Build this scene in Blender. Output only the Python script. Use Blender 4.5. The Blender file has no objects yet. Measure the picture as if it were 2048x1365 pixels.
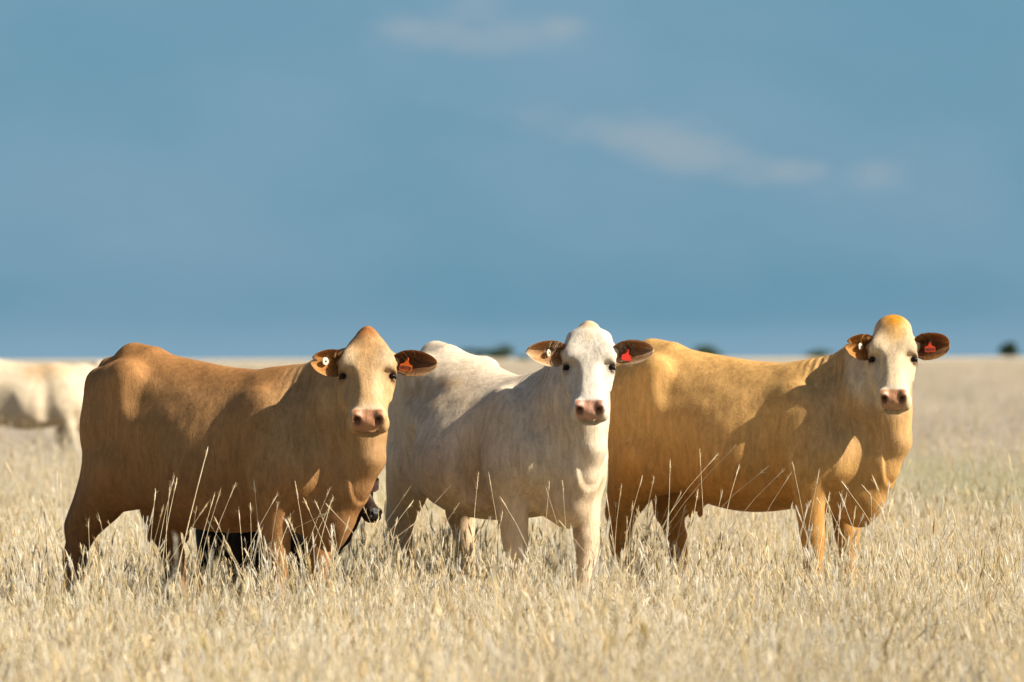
import bpy, math, random
import numpy as np
from mathutils import Vector, Matrix

PREVIEW = False
rng = np.random.default_rng(7)
random.seed(7)
scene = bpy.context.scene
COL = scene.collection

# ------------------------------------------------------------------ camera
CAM_H = 1.38
FOCAL = 135.0
PXR = 2048 / 36.0 * FOCAL          # photo pixels per unit of tan(angle)
HORIZON = 716.0                    # photo row of the true horizon
cam_d = bpy.data.cameras.new('camera')
cam = bpy.data.objects.new('camera', cam_d)
COL.objects.link(cam)
cam.location = (0, 0, CAM_H)
cam_d.lens = FOCAL
cam_d.sensor_width = 36.0
cam_d.clip_start = 0.5
cam_d.clip_end = 20000
pitch = math.atan((HORIZON - 682.5) / PXR)
cam.rotation_mode = 'XYZ'
cam.rotation_euler = (Matrix.Rotation(math.pi / 2 + pitch, 3, 'X') @ Matrix.Rotation(math.radians(-0.2), 3, 'Z')).to_euler('XYZ')
cam_d.dof.use_dof = True
cam_d.dof.focus_distance = 18.6
cam_d.dof.aperture_fstop = 2.5
scene.camera = cam

# ------------------------------------------------------------------ sun, sky, exposure
SUN_EL = math.radians(37)
SUN_B = math.radians(17)            # sun stands to the right, this far round towards the camera
to_sun = Vector((math.cos(SUN_EL) * math.cos(SUN_B), -math.cos(SUN_EL) * math.sin(SUN_B), math.sin(SUN_EL)))
sun_d = bpy.data.lights.new('sun', 'SUN')
sun_d.energy = 5.0
sun_d.angle = math.radians(0.5)
sun_d.color = (1.0, 0.90, 0.74)
sun = bpy.data.objects.new('sun', sun_d)
sun.rotation_euler = to_sun.to_track_quat('Z', 'Y').to_euler()
sun.location = (30, -10, 30)
COL.objects.link(sun)

EXPOSURE = 1.08
vs = scene.view_settings
vs.view_transform = 'Standard'
vs.look = 'None'
vs.exposure = EXPOSURE
vs.gamma = 1.0
vs.use_curve_mapping = False

world = bpy.data.worlds.new('World')
scene.world = world
world.use_nodes = True
wn = world.node_tree
wn.nodes.clear()
WSTR = 0.05


class NT:
    """small helper for writing node trees"""
    def __init__(self, tree):
        self.t = tree

    def new(self, kind, **kw):
        n = self.t.nodes.new(kind)
        for k, v in kw.items():
            setattr(n, k, v)
        return n

    def put(self, sock, v):
        if hasattr(v, 'is_output'):
            self.t.links.new(v, sock)
        elif v is not None:
            sock.default_value = v

    def math(self, op, a, b=None, c=None, clamp=False):
        n = self.new('ShaderNodeMath', operation=op)
        n.use_clamp = clamp
        for s, v in zip(n.inputs, (a, b, c)):
            self.put(s, v)
        return n.outputs[0]

    def mix(self, f, a, b, mode='MIX'):
        n = self.new('ShaderNodeMix', data_type='RGBA', blend_type=mode)
        self.put(n.inputs[0], f)
        self.put(n.inputs[6], a)
        self.put(n.inputs[7], b)
        return n.outputs[2]

    def noise(self, vec, scale, detail=3, rough=0.5, dist=0.0):
        n = self.new('ShaderNodeTexNoise')
        self.put(n.inputs['Vector'], vec)
        n.inputs['Scale'].default_value = scale
        n.inputs['Detail'].default_value = detail
        n.inputs['Roughness'].default_value = rough
        n.inputs['Distortion'].default_value = dist
        return n.outputs['Fac']

    def ramp(self, v, a, b, lo=0.0, hi=1.0):
        n = self.new('ShaderNodeMapRange')
        n.interpolation_type = 'SMOOTHSTEP'
        self.put(n.inputs[0], v)
        for i, x in zip((1, 2, 3, 4), (a, b, lo, hi)):
            n.inputs[i].default_value = x
        return n.outputs[0]

    def scale(self, vec, s, loc=(0, 0, 0)):
        n = self.new('ShaderNodeMapping')
        self.put(n.inputs['Vector'], vec)
        n.inputs['Scale'].default_value = s
        n.inputs['Location'].default_value = loc
        return n.outputs[0]


W = NT(wn)
sky = W.new('ShaderNodeTexSky', sky_type='NISHITA')
sky.sun_disc = False
sky.sun_elevation = SUN_EL
sky.sun_rotation = math.atan2(to_sun.x, to_sun.y)
sky.dust_density = 2.0
sky.ozone_density = 2.0
gen = W.new('ShaderNodeTexCoord').outputs['Generated']
sep = W.new('ShaderNodeSeparateXYZ')
W.put(sep.inputs[0], gen)
az = W.math('ARCTAN2', sep.outputs[0], sep.outputs[1])
el = W.math('ARCSINE', sep.outputs[2])
ang = W.new('ShaderNodeCombineXYZ')
W.put(ang.inputs[0], az)
W.put(ang.inputs[1], el)
angv = ang.outputs[0]


def lin(r, g, b):
    f = lambda c: (c / 255 / 12.92) if c / 255 <= 0.04045 else ((c / 255 + 0.055) / 1.055) ** 2.4
    return (f(r), f(g), f(b), 1.0)


def skyc(r, g, b):
    k = 1.0 / (WSTR * 2 ** EXPOSURE)
    c = lin(r, g, b)
    return (c[0] * k, c[1] * k, c[2] * k, 1)


# a rain-blue veil of far cloud lies along the whole horizon and thins out higher up
vn = W.noise(W.scale(angv, (10, 18, 1)), 1.0, 4, 0.5)
veil = W.mix(W.ramp(vn, 0.30, 0.72), skyc(108, 154, 178), skyc(125, 162, 185))
vband = W.ramp(W.math('ABSOLUTE', W.math('SUBTRACT', el, 0.017)), 0.0, 0.014, 0.25, 0.0)
veil = W.mix(vband, veil, skyc(95, 146, 171))
veil = W.mix(W.ramp(el, 0.001, 0.012, 0.85, 0.0), veil, skyc(133, 170, 192))
# puffs of fair-weather cloud inside the veil: scattered everywhere by noise, with two larger banks
cn = W.noise(W.scale(angv, (34, 60, 1)), 1.0, 6, 0.55, 0.3)
cn2 = W.noise(W.scale(angv, (60, 105, 1), (3.1, 1.7, 0)), 1.0, 5, 0.55, 0.2)


def blob(px, py, rx, ry, slope=0.0):
    a0, e0 = (px - 1024) / PXR, (HORIZON - py) / PXR
    dx = W.math('DIVIDE', W.math('SUBTRACT', az, a0), rx / PXR)
    de = W.math('SUBTRACT', W.math('SUBTRACT', el, e0), W.math('MULTIPLY', W.math('SUBTRACT', az, a0), slope))
    dy = W.math('DIVIDE', de, ry / PXR)
    r2 = W.math('ADD', W.math('MULTIPLY', dx, dx), W.math('MULTIPLY', dy, dy))
    return W.math('POWER', 2.718, W.math('MULTIPLY', r2, -1.0))


bl = None
for args in ((960, 70, 240, 48), (965, 20, 70, 55), (1340, 290, 330, 60, -0.22), (1590, 345, 90, 36), (1745, 352, 85, 40), (820, 60, 90, 35), (1120, 60, 70, 36)):
    b_ = blob(*args)
    bl = b_ if bl is None else W.math('MAXIMUM', bl, b_)
cl = W.math('ADD', W.math('MULTIPLY', bl, 0.62), W.math('MULTIPLY', W.math('SUBTRACT', cn, 0.5), 0.75))
cl = W.math('ADD', cl, W.math('MULTIPLY', W.math('SUBTRACT', cn2, 0.5), 0.5))
clf = W.ramp(cl, 0.10, 0.80, 0.0, 0.85)
veil = W.mix(clf, veil, skyc(152, 172, 186))
out_c = W.mix(W.ramp(el, 0.16, 0.55, 0.95, 0.0), sky.outputs[0], veil)
bg = W.new('ShaderNodeBackground')
W.put(bg.inputs['Color'], out_c)
bg.inputs['Strength'].default_value = WSTR
wo = W.new('ShaderNodeOutputWorld')
wn.links.new(bg.outputs[0], wo.inputs[0])

scene.cycles.use_denoising = True
scene.cycles.max_bounces = 8
scene.cycles.diffuse_bounces = 3
scene.cycles.transparent_max_bounces = 6


# ------------------------------------------------------------------ helpers
def px2w(px, py, Y):
    """photo pixel at a known distance Y from the camera"""
    return Vector(((px - 1024) / PXR * Y, Y, CAM_H - (py - HORIZON) / PXR * Y))


def tag(o, label=None, cat=None, group=None, kind=None):
    if label: o['label'] = label
    if cat: o['category'] = cat
    if group: o['group'] = group
    if kind: o['kind'] = kind
    return o


def new_mat(name):
    m = bpy.data.materials.new(name)
    m.use_nodes = True
    m.node_tree.nodes.clear()
    n = NT(m.node_tree)
    o = n.new('ShaderNodeOutputMaterial')
    return m, n, o


def principled(n, color, rough=0.7, spec=0.3, sheen=0.0, normal=None):
    p = n.new('ShaderNodeBsdfPrincipled')
    n.put(p.inputs['Base Color'], color)
    n.put(p.inputs['Roughness'], rough)
    n.put(p.inputs['Specular IOR Level'], spec)
    p.inputs['Sheen Weight'].default_value = sheen
    p.inputs['Sheen Roughness'].default_value = 0.4
    if normal is not None:
        n.put(p.inputs['Normal'], normal)
    return p


def bump(n, h, strength, dist):
    b = n.new('ShaderNodeBump')
    b.inputs['Strength'].default_value = strength
    b.inputs['Distance'].default_value = dist
    n.put(b.inputs['Height'], h)
    return b.outputs[0]


def simple_mat(name, col, rough=0.5, spec=0.4, trans=0.0):
    m, n, o = new_mat(name)
    tc = n.new('ShaderNodeTexCoord').outputs['Object']
    c = n.mix(n.ramp(n.noise(tc, 60, 3), 0.3, 0.7), tuple(x * 0.86 for x in col[:3]) + (1,), tuple(col[:3]) + (1,))
    p = principled(n, c, rough, spec)
    if trans:
        t = n.new('ShaderNodeBsdfTranslucent')
        n.put(t.inputs[0], c)
        ms = n.new('ShaderNodeMixShader')
        ms.inputs[0].default_value = trans
        n.t.links.new(p.outputs[0], ms.inputs[1])
        n.t.links.new(t.outputs[0], ms.inputs[2])
        n.t.links.new(ms.outputs[0], o.inputs[0])
    else:
        n.t.links.new(p.outputs[0], o.inputs[0])
    return m


def mesh_np(name, V, F, colors=None, mats=(), smooth=True, fmat=None, attrs=None):
    """mesh from numpy arrays; F is (n,k) of equal-sided faces"""
    me = bpy.data.meshes.new(name)
    V = np.asarray(V, np.float32)
    F = np.asarray(F, np.int32)
    k = F.shape[1]
    me.vertices.add(len(V))
    me.vertices.foreach_set('co', V.ravel())
    me.loops.add(F.size)
    me.loops.foreach_set('vertex_index', F.ravel())
    me.polygons.add(len(F))
    me.polygons.foreach_set('loop_start', np.arange(0, F.size, k, dtype=np.int32))
    me.update(calc_edges=True)
    if smooth:
        me.polygons.foreach_set('use_smooth', np.ones(len(F), bool))
    if fmat is not None:
        me.polygons.foreach_set('material_index', np.asarray(fmat, np.int32))
    if colors is not None:
        a = me.color_attributes.new('coat', 'FLOAT_COLOR', 'POINT')
        c = np.ones((len(V), 4), np.float32)
        c[:, :3] = colors
        a.data.foreach_set('color', c.ravel())
    for nm, arr in (attrs or {}).items():
        a = me.attributes.new(nm, 'FLOAT', 'POINT')
        a.data.foreach_set('value', np.asarray(arr, np.float32))
    for m in mats:
        me.materials.append(m)
    me.validate()
    return me


def add_obj(name, me, parent=None, loc=None, rot=None):
    o = bpy.data.objects.new(name, me)
    COL.objects.link(o)
    if parent is not None:
        o.parent = parent
    if loc is not None: o.location = loc
    if rot is not None: o.rotation_euler = rot
    return o


# ------------------------------------------------------------------ implicit-surface modeller for the animals
def smooth_interp(x, xp, fp, sm):
    """piecewise-linear table, box-smoothed twice"""
    lo, hi = xp[0] - 0.3, xp[-1] + 0.3
    g = np.linspace(lo, hi, 900)
    v = np.interp(g, xp, fp)
    n = max(1, int(sm / (g[1] - g[0])))
    if n > 1:
        ker = np.ones(n) / n
        for _ in range(2):
            v = np.convolve(np.pad(v, n, mode='edge'), ker, mode='same')[n:-n]
    return np.interp(x, g, v)


def value_noise(x, y, s, seed):
    r = np.random.default_rng(seed)
    G = r.random((257, 257))
    u, v = (x / s) % 256, (y / s) % 256
    i, j = u.astype(int), v.astype(int)
    fu, fv = u - i, v - j
    fu, fv = fu * fu * (3 - 2 * fu), fv * fv * (3 - 2 * fv)
    return (G[i, j] * (1 - fu) + G[i + 1, j] * fu) * (1 - fv) + (G[i, j + 1] * (1 - fu) + G[i + 1, j + 1] * fu) * fv


class Field:
    def __init__(self, xs, ys, zs):
        self.xs, self.ys, self.zs = [np.asarray(a, np.float32) for a in (xs, ys, zs)]
        self.F = np.full((len(xs), len(ys), len(zs)), 0.5, np.float32)

    def sub(self, lo, hi):
        s = []
        for a, l, h in zip((self.xs, self.ys, self.zs), lo, hi):
            s.append(slice(int(np.searchsorted(a, l)), int(np.searchsorted(a, h)) + 1))
        s = tuple(s)
        X = self.xs[s[0]][:, None, None]
        Y = self.ys[s[1]][None, :, None]
        Z = self.zs[s[2]][None, None, :]
        return s, X, Y, Z

    def join(self, s, d, k):
        f = self.F[s]
        if k > 0:
            h = np.maximum(k - np.abs(f - d), 0) / k
            self.F[s] = np.minimum(f, d) - h * h * k * 0.25
        else:
            self.F[s] = np.minimum(f, d)

    def cut(self, s, d, k):
        f = self.F[s]
        d = -d
        h = np.maximum(k - np.abs(f - d), 0) / k
        self.F[s] = np.maximum(f, d) + h * h * k * 0.25

    def ball(self, c, r, k=0.05, R=None, cut=False):
        """ellipsoid; R rows are its local axes"""
        c = np.asarray(c, float)
        r = np.asarray((r, r, r) if np.isscalar(r) else r, float)
        m = r.max() + k + 0.03
        s, X, Y, Z = self.sub(c - m, c + m)
        if self.F[s].size == 0: return
        p = (X - c[0], Y - c[1], Z - c[2])
        if R is not None:
            p = [R[i][0] * p[0] + R[i][1] * p[1] + R[i][2] * p[2] for i in range(3)]
        k0 = np.sqrt((p[0] / r[0]) ** 2 + (p[1] / r[1]) ** 2 + (p[2] / r[2]) ** 2)
        k1 = np.sqrt((p[0] / r[0] ** 2) ** 2 + (p[1] / r[1] ** 2) ** 2 + (p[2] / r[2] ** 2) ** 2) + 1e-6
        d = (k0 * (k0 - 1) / k1).astype(np.float32)
        (self.cut if cut else self.join)(s, d, k)

    def cone(self, a, b, ra, rb, k=0.05, cut=False):
        a, b = np.asarray(a, float), np.asarray(b, float)
        m = max(ra, rb) + k + 0.03
        s, X, Y, Z = self.sub(np.minimum(a, b) - m, np.maximum(a, b) + m)
        if self.F[s].size == 0: return
        ab = b - a
        t = ((X - a[0]) * ab[0] + (Y - a[1]) * ab[1] + (Z - a[2]) * ab[2]) / (ab @ ab)
        t = np.clip(t, 0, 1)
        d = np.sqrt((X - a[0] - t * ab[0]) ** 2 + (Y - a[1] - t * ab[1]) ** 2 + (Z - a[2] - t * ab[2]) ** 2) - (ra + (rb - ra) * t)
        (self.cut if cut else self.join)(s, d.astype(np.float32), k)

    def chain(self, pts, rad, k=0.03, k0=None):
        for i in range(len(pts) - 1):
            self.cone(pts[i], pts[i + 1], rad[i], rad[i + 1], (k0 if (i == 0 and k0) else k))

    def loft(self, table, O, R, k, sm=0.08, pw=2.3, bias=None):
        """tube along local axis 0: table rows (a, top, bottom, halfwidth, widest) in local axes R about O;
        widest in -1..1 moves the broadest level up or down"""
        T = np.asarray(table, float)
        O = np.asarray(O, float)
        a0, a1 = T[0, 0], T[-1, 0]
        ext = max(np.abs(T[:, 1]).max(), np.abs(T[:, 2]).max(), T[:, 3].max()) + 0.08
        cor = []
        for a in (a0 - .06, a1 + .06):
            for b in (T[:, 2].min() - .08, T[:, 1].max() + .08):
                for c in (-T[:, 3].max() - .08, T[:, 3].max() + .08):
                    cor.append(O + a * R[0] + b * R[1] + c * R[2])
        cor = np.array(cor)
        s, X, Y, Z = self.sub(cor.min(0), cor.max(0))
        px, py, pz = X - O[0], Y - O[1], Z - O[2]
        a = R[0][0] * px + R[0][1] * py + R[0][2] * pz
        b = R[1][0] * px + R[1][1] * py + R[1][2] * pz
        c = R[2][0] * px + R[2][1] * py + R[2][2] * pz
        ac = np.clip(a, a0, a1)
        top = smooth_interp(ac, T[:, 0], T[:, 1], sm)
        bot = smooth_interp(ac, T[:, 0], T[:, 2], sm)
        w = smooth_interp(ac, T[:, 0], T[:, 3], sm)
        wd = smooth_interp(ac, T[:, 0], T[:, 4], sm)
        mid, hh = (top + bot) / 2, (top - bot) / 2
        q = np.clip((b - mid) / hh, -1.3, 1.3)
        ww = w * (1 + 0.35 * wd * q)
        cc, bb = np.abs(c) + 1e-5, np.abs(b - mid)
        rho = ((cc / ww) ** pw + (bb / hh) ** pw) ** (1 / pw) + 1e-4
        ln = np.sqrt(cc ** 2 + bb ** 2)
        d = ln - ln / rho
        over = np.maximum(np.maximum(a0 - a, a - a1), 0)
        rin = np.minimum(ww, hh)
        d = np.where(over > 0, np.sqrt(np.maximum(d + 0.03, 0) ** 2 + over ** 2) - 0.03, d)
        self.join(s, np.broadcast_to(d, self.F[s].shape).astype(np.float32), k)

    def mesh(self):
        F, xs, ys, zs = self.F, self.xs, self.ys, self.zs
        S = F < 0
        n = np.zeros(tuple(d - 1 for d in F.shape), np.uint8)
        for i in (0, 1):
            for j in (0, 1):
                for kk in (0, 1):
                    n += S[i:S.shape[0] - 1 + i, j:S.shape[1] - 1 + j, kk:S.shape[2] - 1 + kk]
        act = (n > 0) & (n < 8)
        I, J, K = np.nonzero(act)
        idx = np.full(act.shape, -1, np.int32)
        idx[I, J, K] = np.arange(len(I))
        P = np.zeros((len(I), 3))
        cnt = np.zeros(len(I))
        ax = (xs, ys, zs)
        for d in range(3):
            o1, o2 = [e for e in range(3) if e != d]
            for u in (0, 1):
                for v in (0, 1):
                    off = [0, 0, 0]
                    off[o1], off[o2] = u, v
                    i0 = [I + off[0], J + off[1], K + off[2]]
                    i1 = list(i0)
                    i1[d] = i0[d] + 1
                    f0, f1 = F[tuple(i0)], F[tuple(i1)]
                    m = (f0 < 0) != (f1 < 0)
                    t = np.where(m, f0 / np.where(m, f0 - f1, 1), 0)
                    for e in range(3):
                        p = ax[e][i0[e]].astype(float)
                        if e == d:
                            p = p + t * (ax[e][i1[e]] - ax[e][i0[e]])
                        P[:, e] += np.where(m, p, 0)
                    cnt += m
        P /= cnt[:, None]
        Q = []
        for d in range(3):
            e, f = (d + 1) % 3, (d + 2) % 3
            sl0 = [slice(None)] * 3
            sl1 = [slice(None)] * 3
            sl0[d], sl1[d] = slice(0, -1), slice(1, None)
            A, B = S[tuple(sl0)], S[tuple(sl1)]
            idxs = list(np.nonzero(A != B))
            ok = (idxs[e] > 0) & (idxs[f] > 0) & (idxs[e] < F.shape[e] - 1) & (idxs[f] < F.shape[f] - 1)
            idxs = [q[ok] for q in idxs]
            ins = A[tuple(idxs)]

            def cell(de, df):
                q = list(idxs)
                q[e] = q[e] + de
                q[f] = q[f] + df
                return idx[tuple(q)]
            q = np.stack([cell(-1, -1), cell(0, -1), cell(0, 0), cell(-1, 0)], 1)
            q[~ins] = q[~ins][:, ::-1]
            Q.append(q)
        return P, np.concatenate(Q)


def smooth_mesh(V, Q, it=2, lam=0.5):
    E = np.concatenate([Q[:, [0, 1]], Q[:, [1, 2]], Q[:, [2, 3]], Q[:, [3, 0]]])
    E = np.concatenate([E, E[:, ::-1]])
    for step in range(it * 2):
        l = lam if step % 2 == 0 else -lam * 1.03
        acc = np.zeros_like(V)
        deg = np.bincount(E[:, 0], minlength=len(V))
        for e in range(3):
            acc[:, e] = np.bincount(E[:, 0], weights=V[E[:, 1], e], minlength=len(V))
        V = V + l * (acc / np.maximum(deg, 1)[:, None] - V)
    return V


def graded(lo, hi, flo, fhi, coarse, fine):
    """axis with a fine stretch"""
    out = [lo]
    while out[-1] < hi:
        x = out[-1]
        d = max(flo - x, x - fhi, 0)
        out.append(x + min(coarse, fine + d * 0.12))
    return np.array(out)


def gauss(P, c, r):
    c = np.asarray(c)
    r = np.asarray(r)
    return np.exp(-(((P - c) / r) ** 2).sum(1))


def sstep(x, a, b):
    t = np.clip((x - a) / (b - a), 0, 1)
    return t * t * (3 - 2 * t)


def mixc(C, col, f):
    f = np.clip(f, 0, 1)[:, None]
    return C * (1 - f) + np.asarray(col)[None, :] * f


# ------------------------------------------------------------------ materials of the animals
def make_coat():
    m, n, o = new_mat('short_hair_coat')
    at = n.new('ShaderNodeAttribute', attribute_name='coat').outputs['Color']
    wet = n.new('ShaderNodeAttribute', attribute_name='wet').outputs['Fac']
    fold = n.new('ShaderNodeAttribute', attribute_name='fold').outputs['Fac']
    fph = n.new('ShaderNodeAttribute', attribute_name='fold_phase').outputs['Fac']
    tc = n.new('ShaderNodeTexCoord').outputs['Object']
    broad = n.noise(tc, 3.2, 4, 0.6)
    streak = n.noise(n.scale(tc, (34, 34, 8)), 1.0, 4, 0.65, 0.6)
    hair = n.noise(n.scale(tc, (170, 260, 90)), 1.0, 2, 0.6)
    mott = n.noise(n.scale(tc, (11, 11, 8)), 1.0, 5, 0.7, 1.2)
    v = n.math('ADD', n.ramp(broad, 0.3, 0.7, -0.10, 0.08), n.ramp(streak, 0.28, 0.72, -0.19, 0.16))
    v = n.math('ADD', v, n.ramp(mott, 0.35, 0.65, -0.07, 0.06))
    v = n.math('ADD', v, n.ramp(hair, 0.25, 0.75, -0.09, 0.08))
    v = n.math('ADD', v, 1.0)
    dry = n.math('SUBTRACT', 1.0, wet)
    v = n.math('ADD', n.math('MULTIPLY', v, dry), n.math('MULTIPLY', wet, 1.0))
    cc = n.new('ShaderNodeVectorMath', operation='SCALE')
    n.put(cc.inputs[0], at)
    n.put(cc.inputs['Scale'], v)
    rough = n.math('SUBTRACT', 0.72, n.math('MULTIPLY', wet, 0.38))
    # loose neck skin hangs in fine folds
    ph = n.math('ADD', n.math('MULTIPLY', fph, 165.0), n.math('MULTIPLY', n.noise(n.scale(tc, (5, 5, 1.4)), 1.0, 3), 13.0))
    fw = n.math('MULTIPLY', n.math('SINE', ph), fold)
    fw = n.math('MULTIPLY', fw, n.ramp(n.noise(n.scale(tc, (9, 9, 3)), 1.0, 2), 0.3, 0.62))
    h = n.math('ADD', n.math('MULTIPLY', fw, 0.013), n.math('MULTIPLY', hair, 0.0022))
    h = n.math('ADD', h, n.math('MULTIPLY', streak, 0.004))
    p = principled(n, cc.outputs[0], rough, n.math('ADD', 0.06, n.math('MULTIPLY', wet, 0.3)), 0.0, bump(n, h, 0.9, 1.0))
    n.t.links.new(p.outputs[0], o.inputs[0])
    return m


COAT = make_coat()


def make_hair():
    m, n, o = new_mat('single_hairs')
    at = n.new('ShaderNodeAttribute', attribute_name='coat').outputs['Color']
    tc = n.new('ShaderNodeTexCoord').outputs['Object']
    broad = n.noise(tc, 3.2, 4, 0.6)
    cc = n.new('ShaderNodeVectorMath', operation='SCALE')
    n.put(cc.inputs[0], at)
    n.put(cc.inputs['Scale'], n.ramp(broad, 0.3, 0.7, 0.86, 1.1))
    p = principled(n, cc.outputs[0], 0.6, 0.08)
    t = n.new('ShaderNodeBsdfTranslucent')
    n.put(t.inputs[0], cc.outputs[0])
    ms = n.new('ShaderNodeMixShader')
    ms.inputs[0].default_value = 0.15
    n.t.links.new(p.outputs[0], ms.inputs[1])
    n.t.links.new(t.outputs[0], ms.inputs[2])
    n.t.links.new(ms.outputs[0], o.inputs[0])
    return m


HAIR = make_hair()


def make_ear_mat():
    m, n, o = new_mat('ear_skin')
    at = n.new('ShaderNodeAttribute', attribute_name='coat').outputs['Color']
    tc = n.new('ShaderNodeTexCoord').outputs['Object']
    st = n.noise(n.scale(tc, (60, 150, 150)), 1.0, 3, 0.6, 0.3)
    cc = n.new('ShaderNodeVectorMath', operation='SCALE')
    n.put(cc.inputs[0], at)
    n.put(cc.inputs['Scale'], n.ramp(st, 0.25, 0.75, 0.72, 1.18))
    p = principled(n, cc.outputs[0], 0.75, 0.2, 0.1, bump(n, st, 0.5, 0.004))
    t = n.new('ShaderNodeBsdfTranslucent')
    n.put(t.inputs[0], n.mix(1.0, cc.outputs[0], (1.0, 0.62, 0.28, 1), 'MULTIPLY'))
    ms = n.new('ShaderNodeMixShader')
    ms.inputs[0].default_value = 0.38
    n.t.links.new(p.outputs[0], ms.inputs[1])
    n.t.links.new(t.outputs[0], ms.inputs[2])
    n.t.links.new(ms.outputs[0], o.inputs[0])
    return m


EAR = make_ear_mat()
EYE = simple_mat('dark_wet_eye', (0.010, 0.007, 0.005), 0.2, 0.12)
TAG_ORANGE = simple_mat('orange_tag_plastic', (0.75, 0.14, 0.012), 0.45, 0.4, 0.25)
TAG_RED = simple_mat('red_tag_plastic', (0.60, 0.025, 0.01), 0.45, 0.4, 0.25)
TAG_REDOR = simple_mat('red_orange_tag_plastic', (0.6, 0.055, 0.008), 0.45, 0.4, 0.25)
TAG_WHITE = simple_mat('cream_button_plastic', (0.66, 0.62, 0.48), 0.4, 0.4)
TAG_DARK = simple_mat('dark_pin_plastic', (0.03, 0.03, 0.028), 0.5, 0.3)
HORNY = simple_mat('hoof_horn', (0.06, 0.045, 0.03), 0.5, 0.4)


# ------------------------------------------------------------------ ears, eyes, tags
def ear_mesh(L, H, side, inner, outer, rim, notch=0.0, nv0=0.1, cup=0.5, droop=0.0, full=0.0, nu=26, nv=21):
    """leaf-shaped cupped ear. local x = outwards, y = up, z = facing (hollow side)"""
    U = np.linspace(0, 1, nu)
    Vv = np.linspace(-1, 1, nv)
    prof = smooth_interp(U, [0, .12, .3, .5, .7, .85, .95, 1.0], [.34, .60 + .1 * full, .88 + .06 * full, 1.0, .92 + .06 * full, .68 + .18 * full, .42 + .26 * full, .14 + .22 * full], 0.05)
    pts, cols, lay = [], [], []
    for layer in (0, 1):
        for i, u in enumerate(U):
            for j, v in enumerate(Vv):
                h = H * prof[i]
                lo = 1.08 if v < 0 else 0.92          # lower lobe hangs fuller
                ln = L * (1 - notch * math.exp(-((v - nv0) / 0.22) ** 2) * u ** 3)
                curl = cup * (1.25 - 0.75 * u)
                ang = v * (0.55 + curl)
                y = h * lo * math.sin(ang) / math.sin(0.55 + cup) if True else 0
                z = h * (1 - math.cos(ang)) * 1.05
                x = ln * u
                y += droop * L * u * u
                z += 0.010 * math.sin(u * 6 + v * 3) * (u * .6) - 0.05 * u * L
                edge = min(1.0, (1 - abs(v)) * 5) * min(1.0, (1 - u) * 8 + 0.08)
                th = 0.003 + 0.006 * edge * (1.3 - u)
                if layer == 1:
                    z -= th
                pts.append((x, y, z))
                e = max(abs(v) ** 4, u ** 7)
                if layer == 0:
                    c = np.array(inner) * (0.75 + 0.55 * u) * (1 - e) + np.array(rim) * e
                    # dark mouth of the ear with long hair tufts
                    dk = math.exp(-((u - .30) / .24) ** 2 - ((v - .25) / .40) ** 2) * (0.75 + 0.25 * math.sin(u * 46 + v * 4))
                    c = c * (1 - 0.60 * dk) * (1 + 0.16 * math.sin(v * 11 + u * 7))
                else:
                    c = np.array(outer)
                cols.append(c)
    pts = np.array(pts)
    F = []
    n1 = nu * nv
    for i in range(nu - 1):
        for j in range(nv - 1):
            a = i * nv + j
            q = [a, a + nv, a + nv + 1, a + 1]
            F.append(q)
            F.append([n1 + x for x in q[::-1]])
    for i in range(nu - 1):
        for j in (0, nv - 1):
            a, b = i * nv + j, (i + 1) * nv + j
            F.append([a, n1 + a, n1 + b, b] if j == 0 else [a, b, n1 + b, n1 + a])
    for j in range(nv - 1):
        a, b = (nu - 1) * nv + j, (nu - 1) * nv + j + 1
        F.append([a, n1 + a, n1 + b, b])
        a, b = j, j + 1
        F.append([a, b, n1 + b, n1 + a])
    F = np.array(F)
    # long hairs fringing the mouth of the ear
    pl, cl = pts.tolist(), list(cols)
    for k in range(90):
        i = int(rng.integers(1, int(nu * .55)))
        j = int(rng.integers(int(nv * .45), nv)) if k % 3 else int(rng.integers(0, int(nv * .3)))
        p = np.array(pl[i * nv + j])
        up = -1 if j > nv // 2 else 1
        d = np.array((rng.uniform(.1, .9), up * rng.uniform(.3, 1.0), rng.uniform(.0, .5)))
        d /= np.linalg.norm(d)
        ln = rng.uniform(.016, .042)
        wv = np.cross(d, (0, 0, 1.0))
        wv /= np.linalg.norm(wv)
        n0 = len(pl)
        pl += [(p - wv * .0012).tolist(), (p + wv * .0012).tolist(), (p + d * ln + wv * .0003).tolist(), (p + d * ln - wv * .0003).tolist()]
        hc = np.array(rim) * rng.uniform(.35, 1.15)
        cl += [hc * .8, hc * .8, hc, hc]
        F = np.concatenate([F, [[n0, n0 + 1, n0 + 2, n0 + 3]]])
    pts, cols = np.array(pl), cl
    if side < 0:
        pts[:, 0] *= -1
        F = F[:, ::-1]
    return mesh_np('ear', pts, F, np.array(cols), [EAR])


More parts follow.
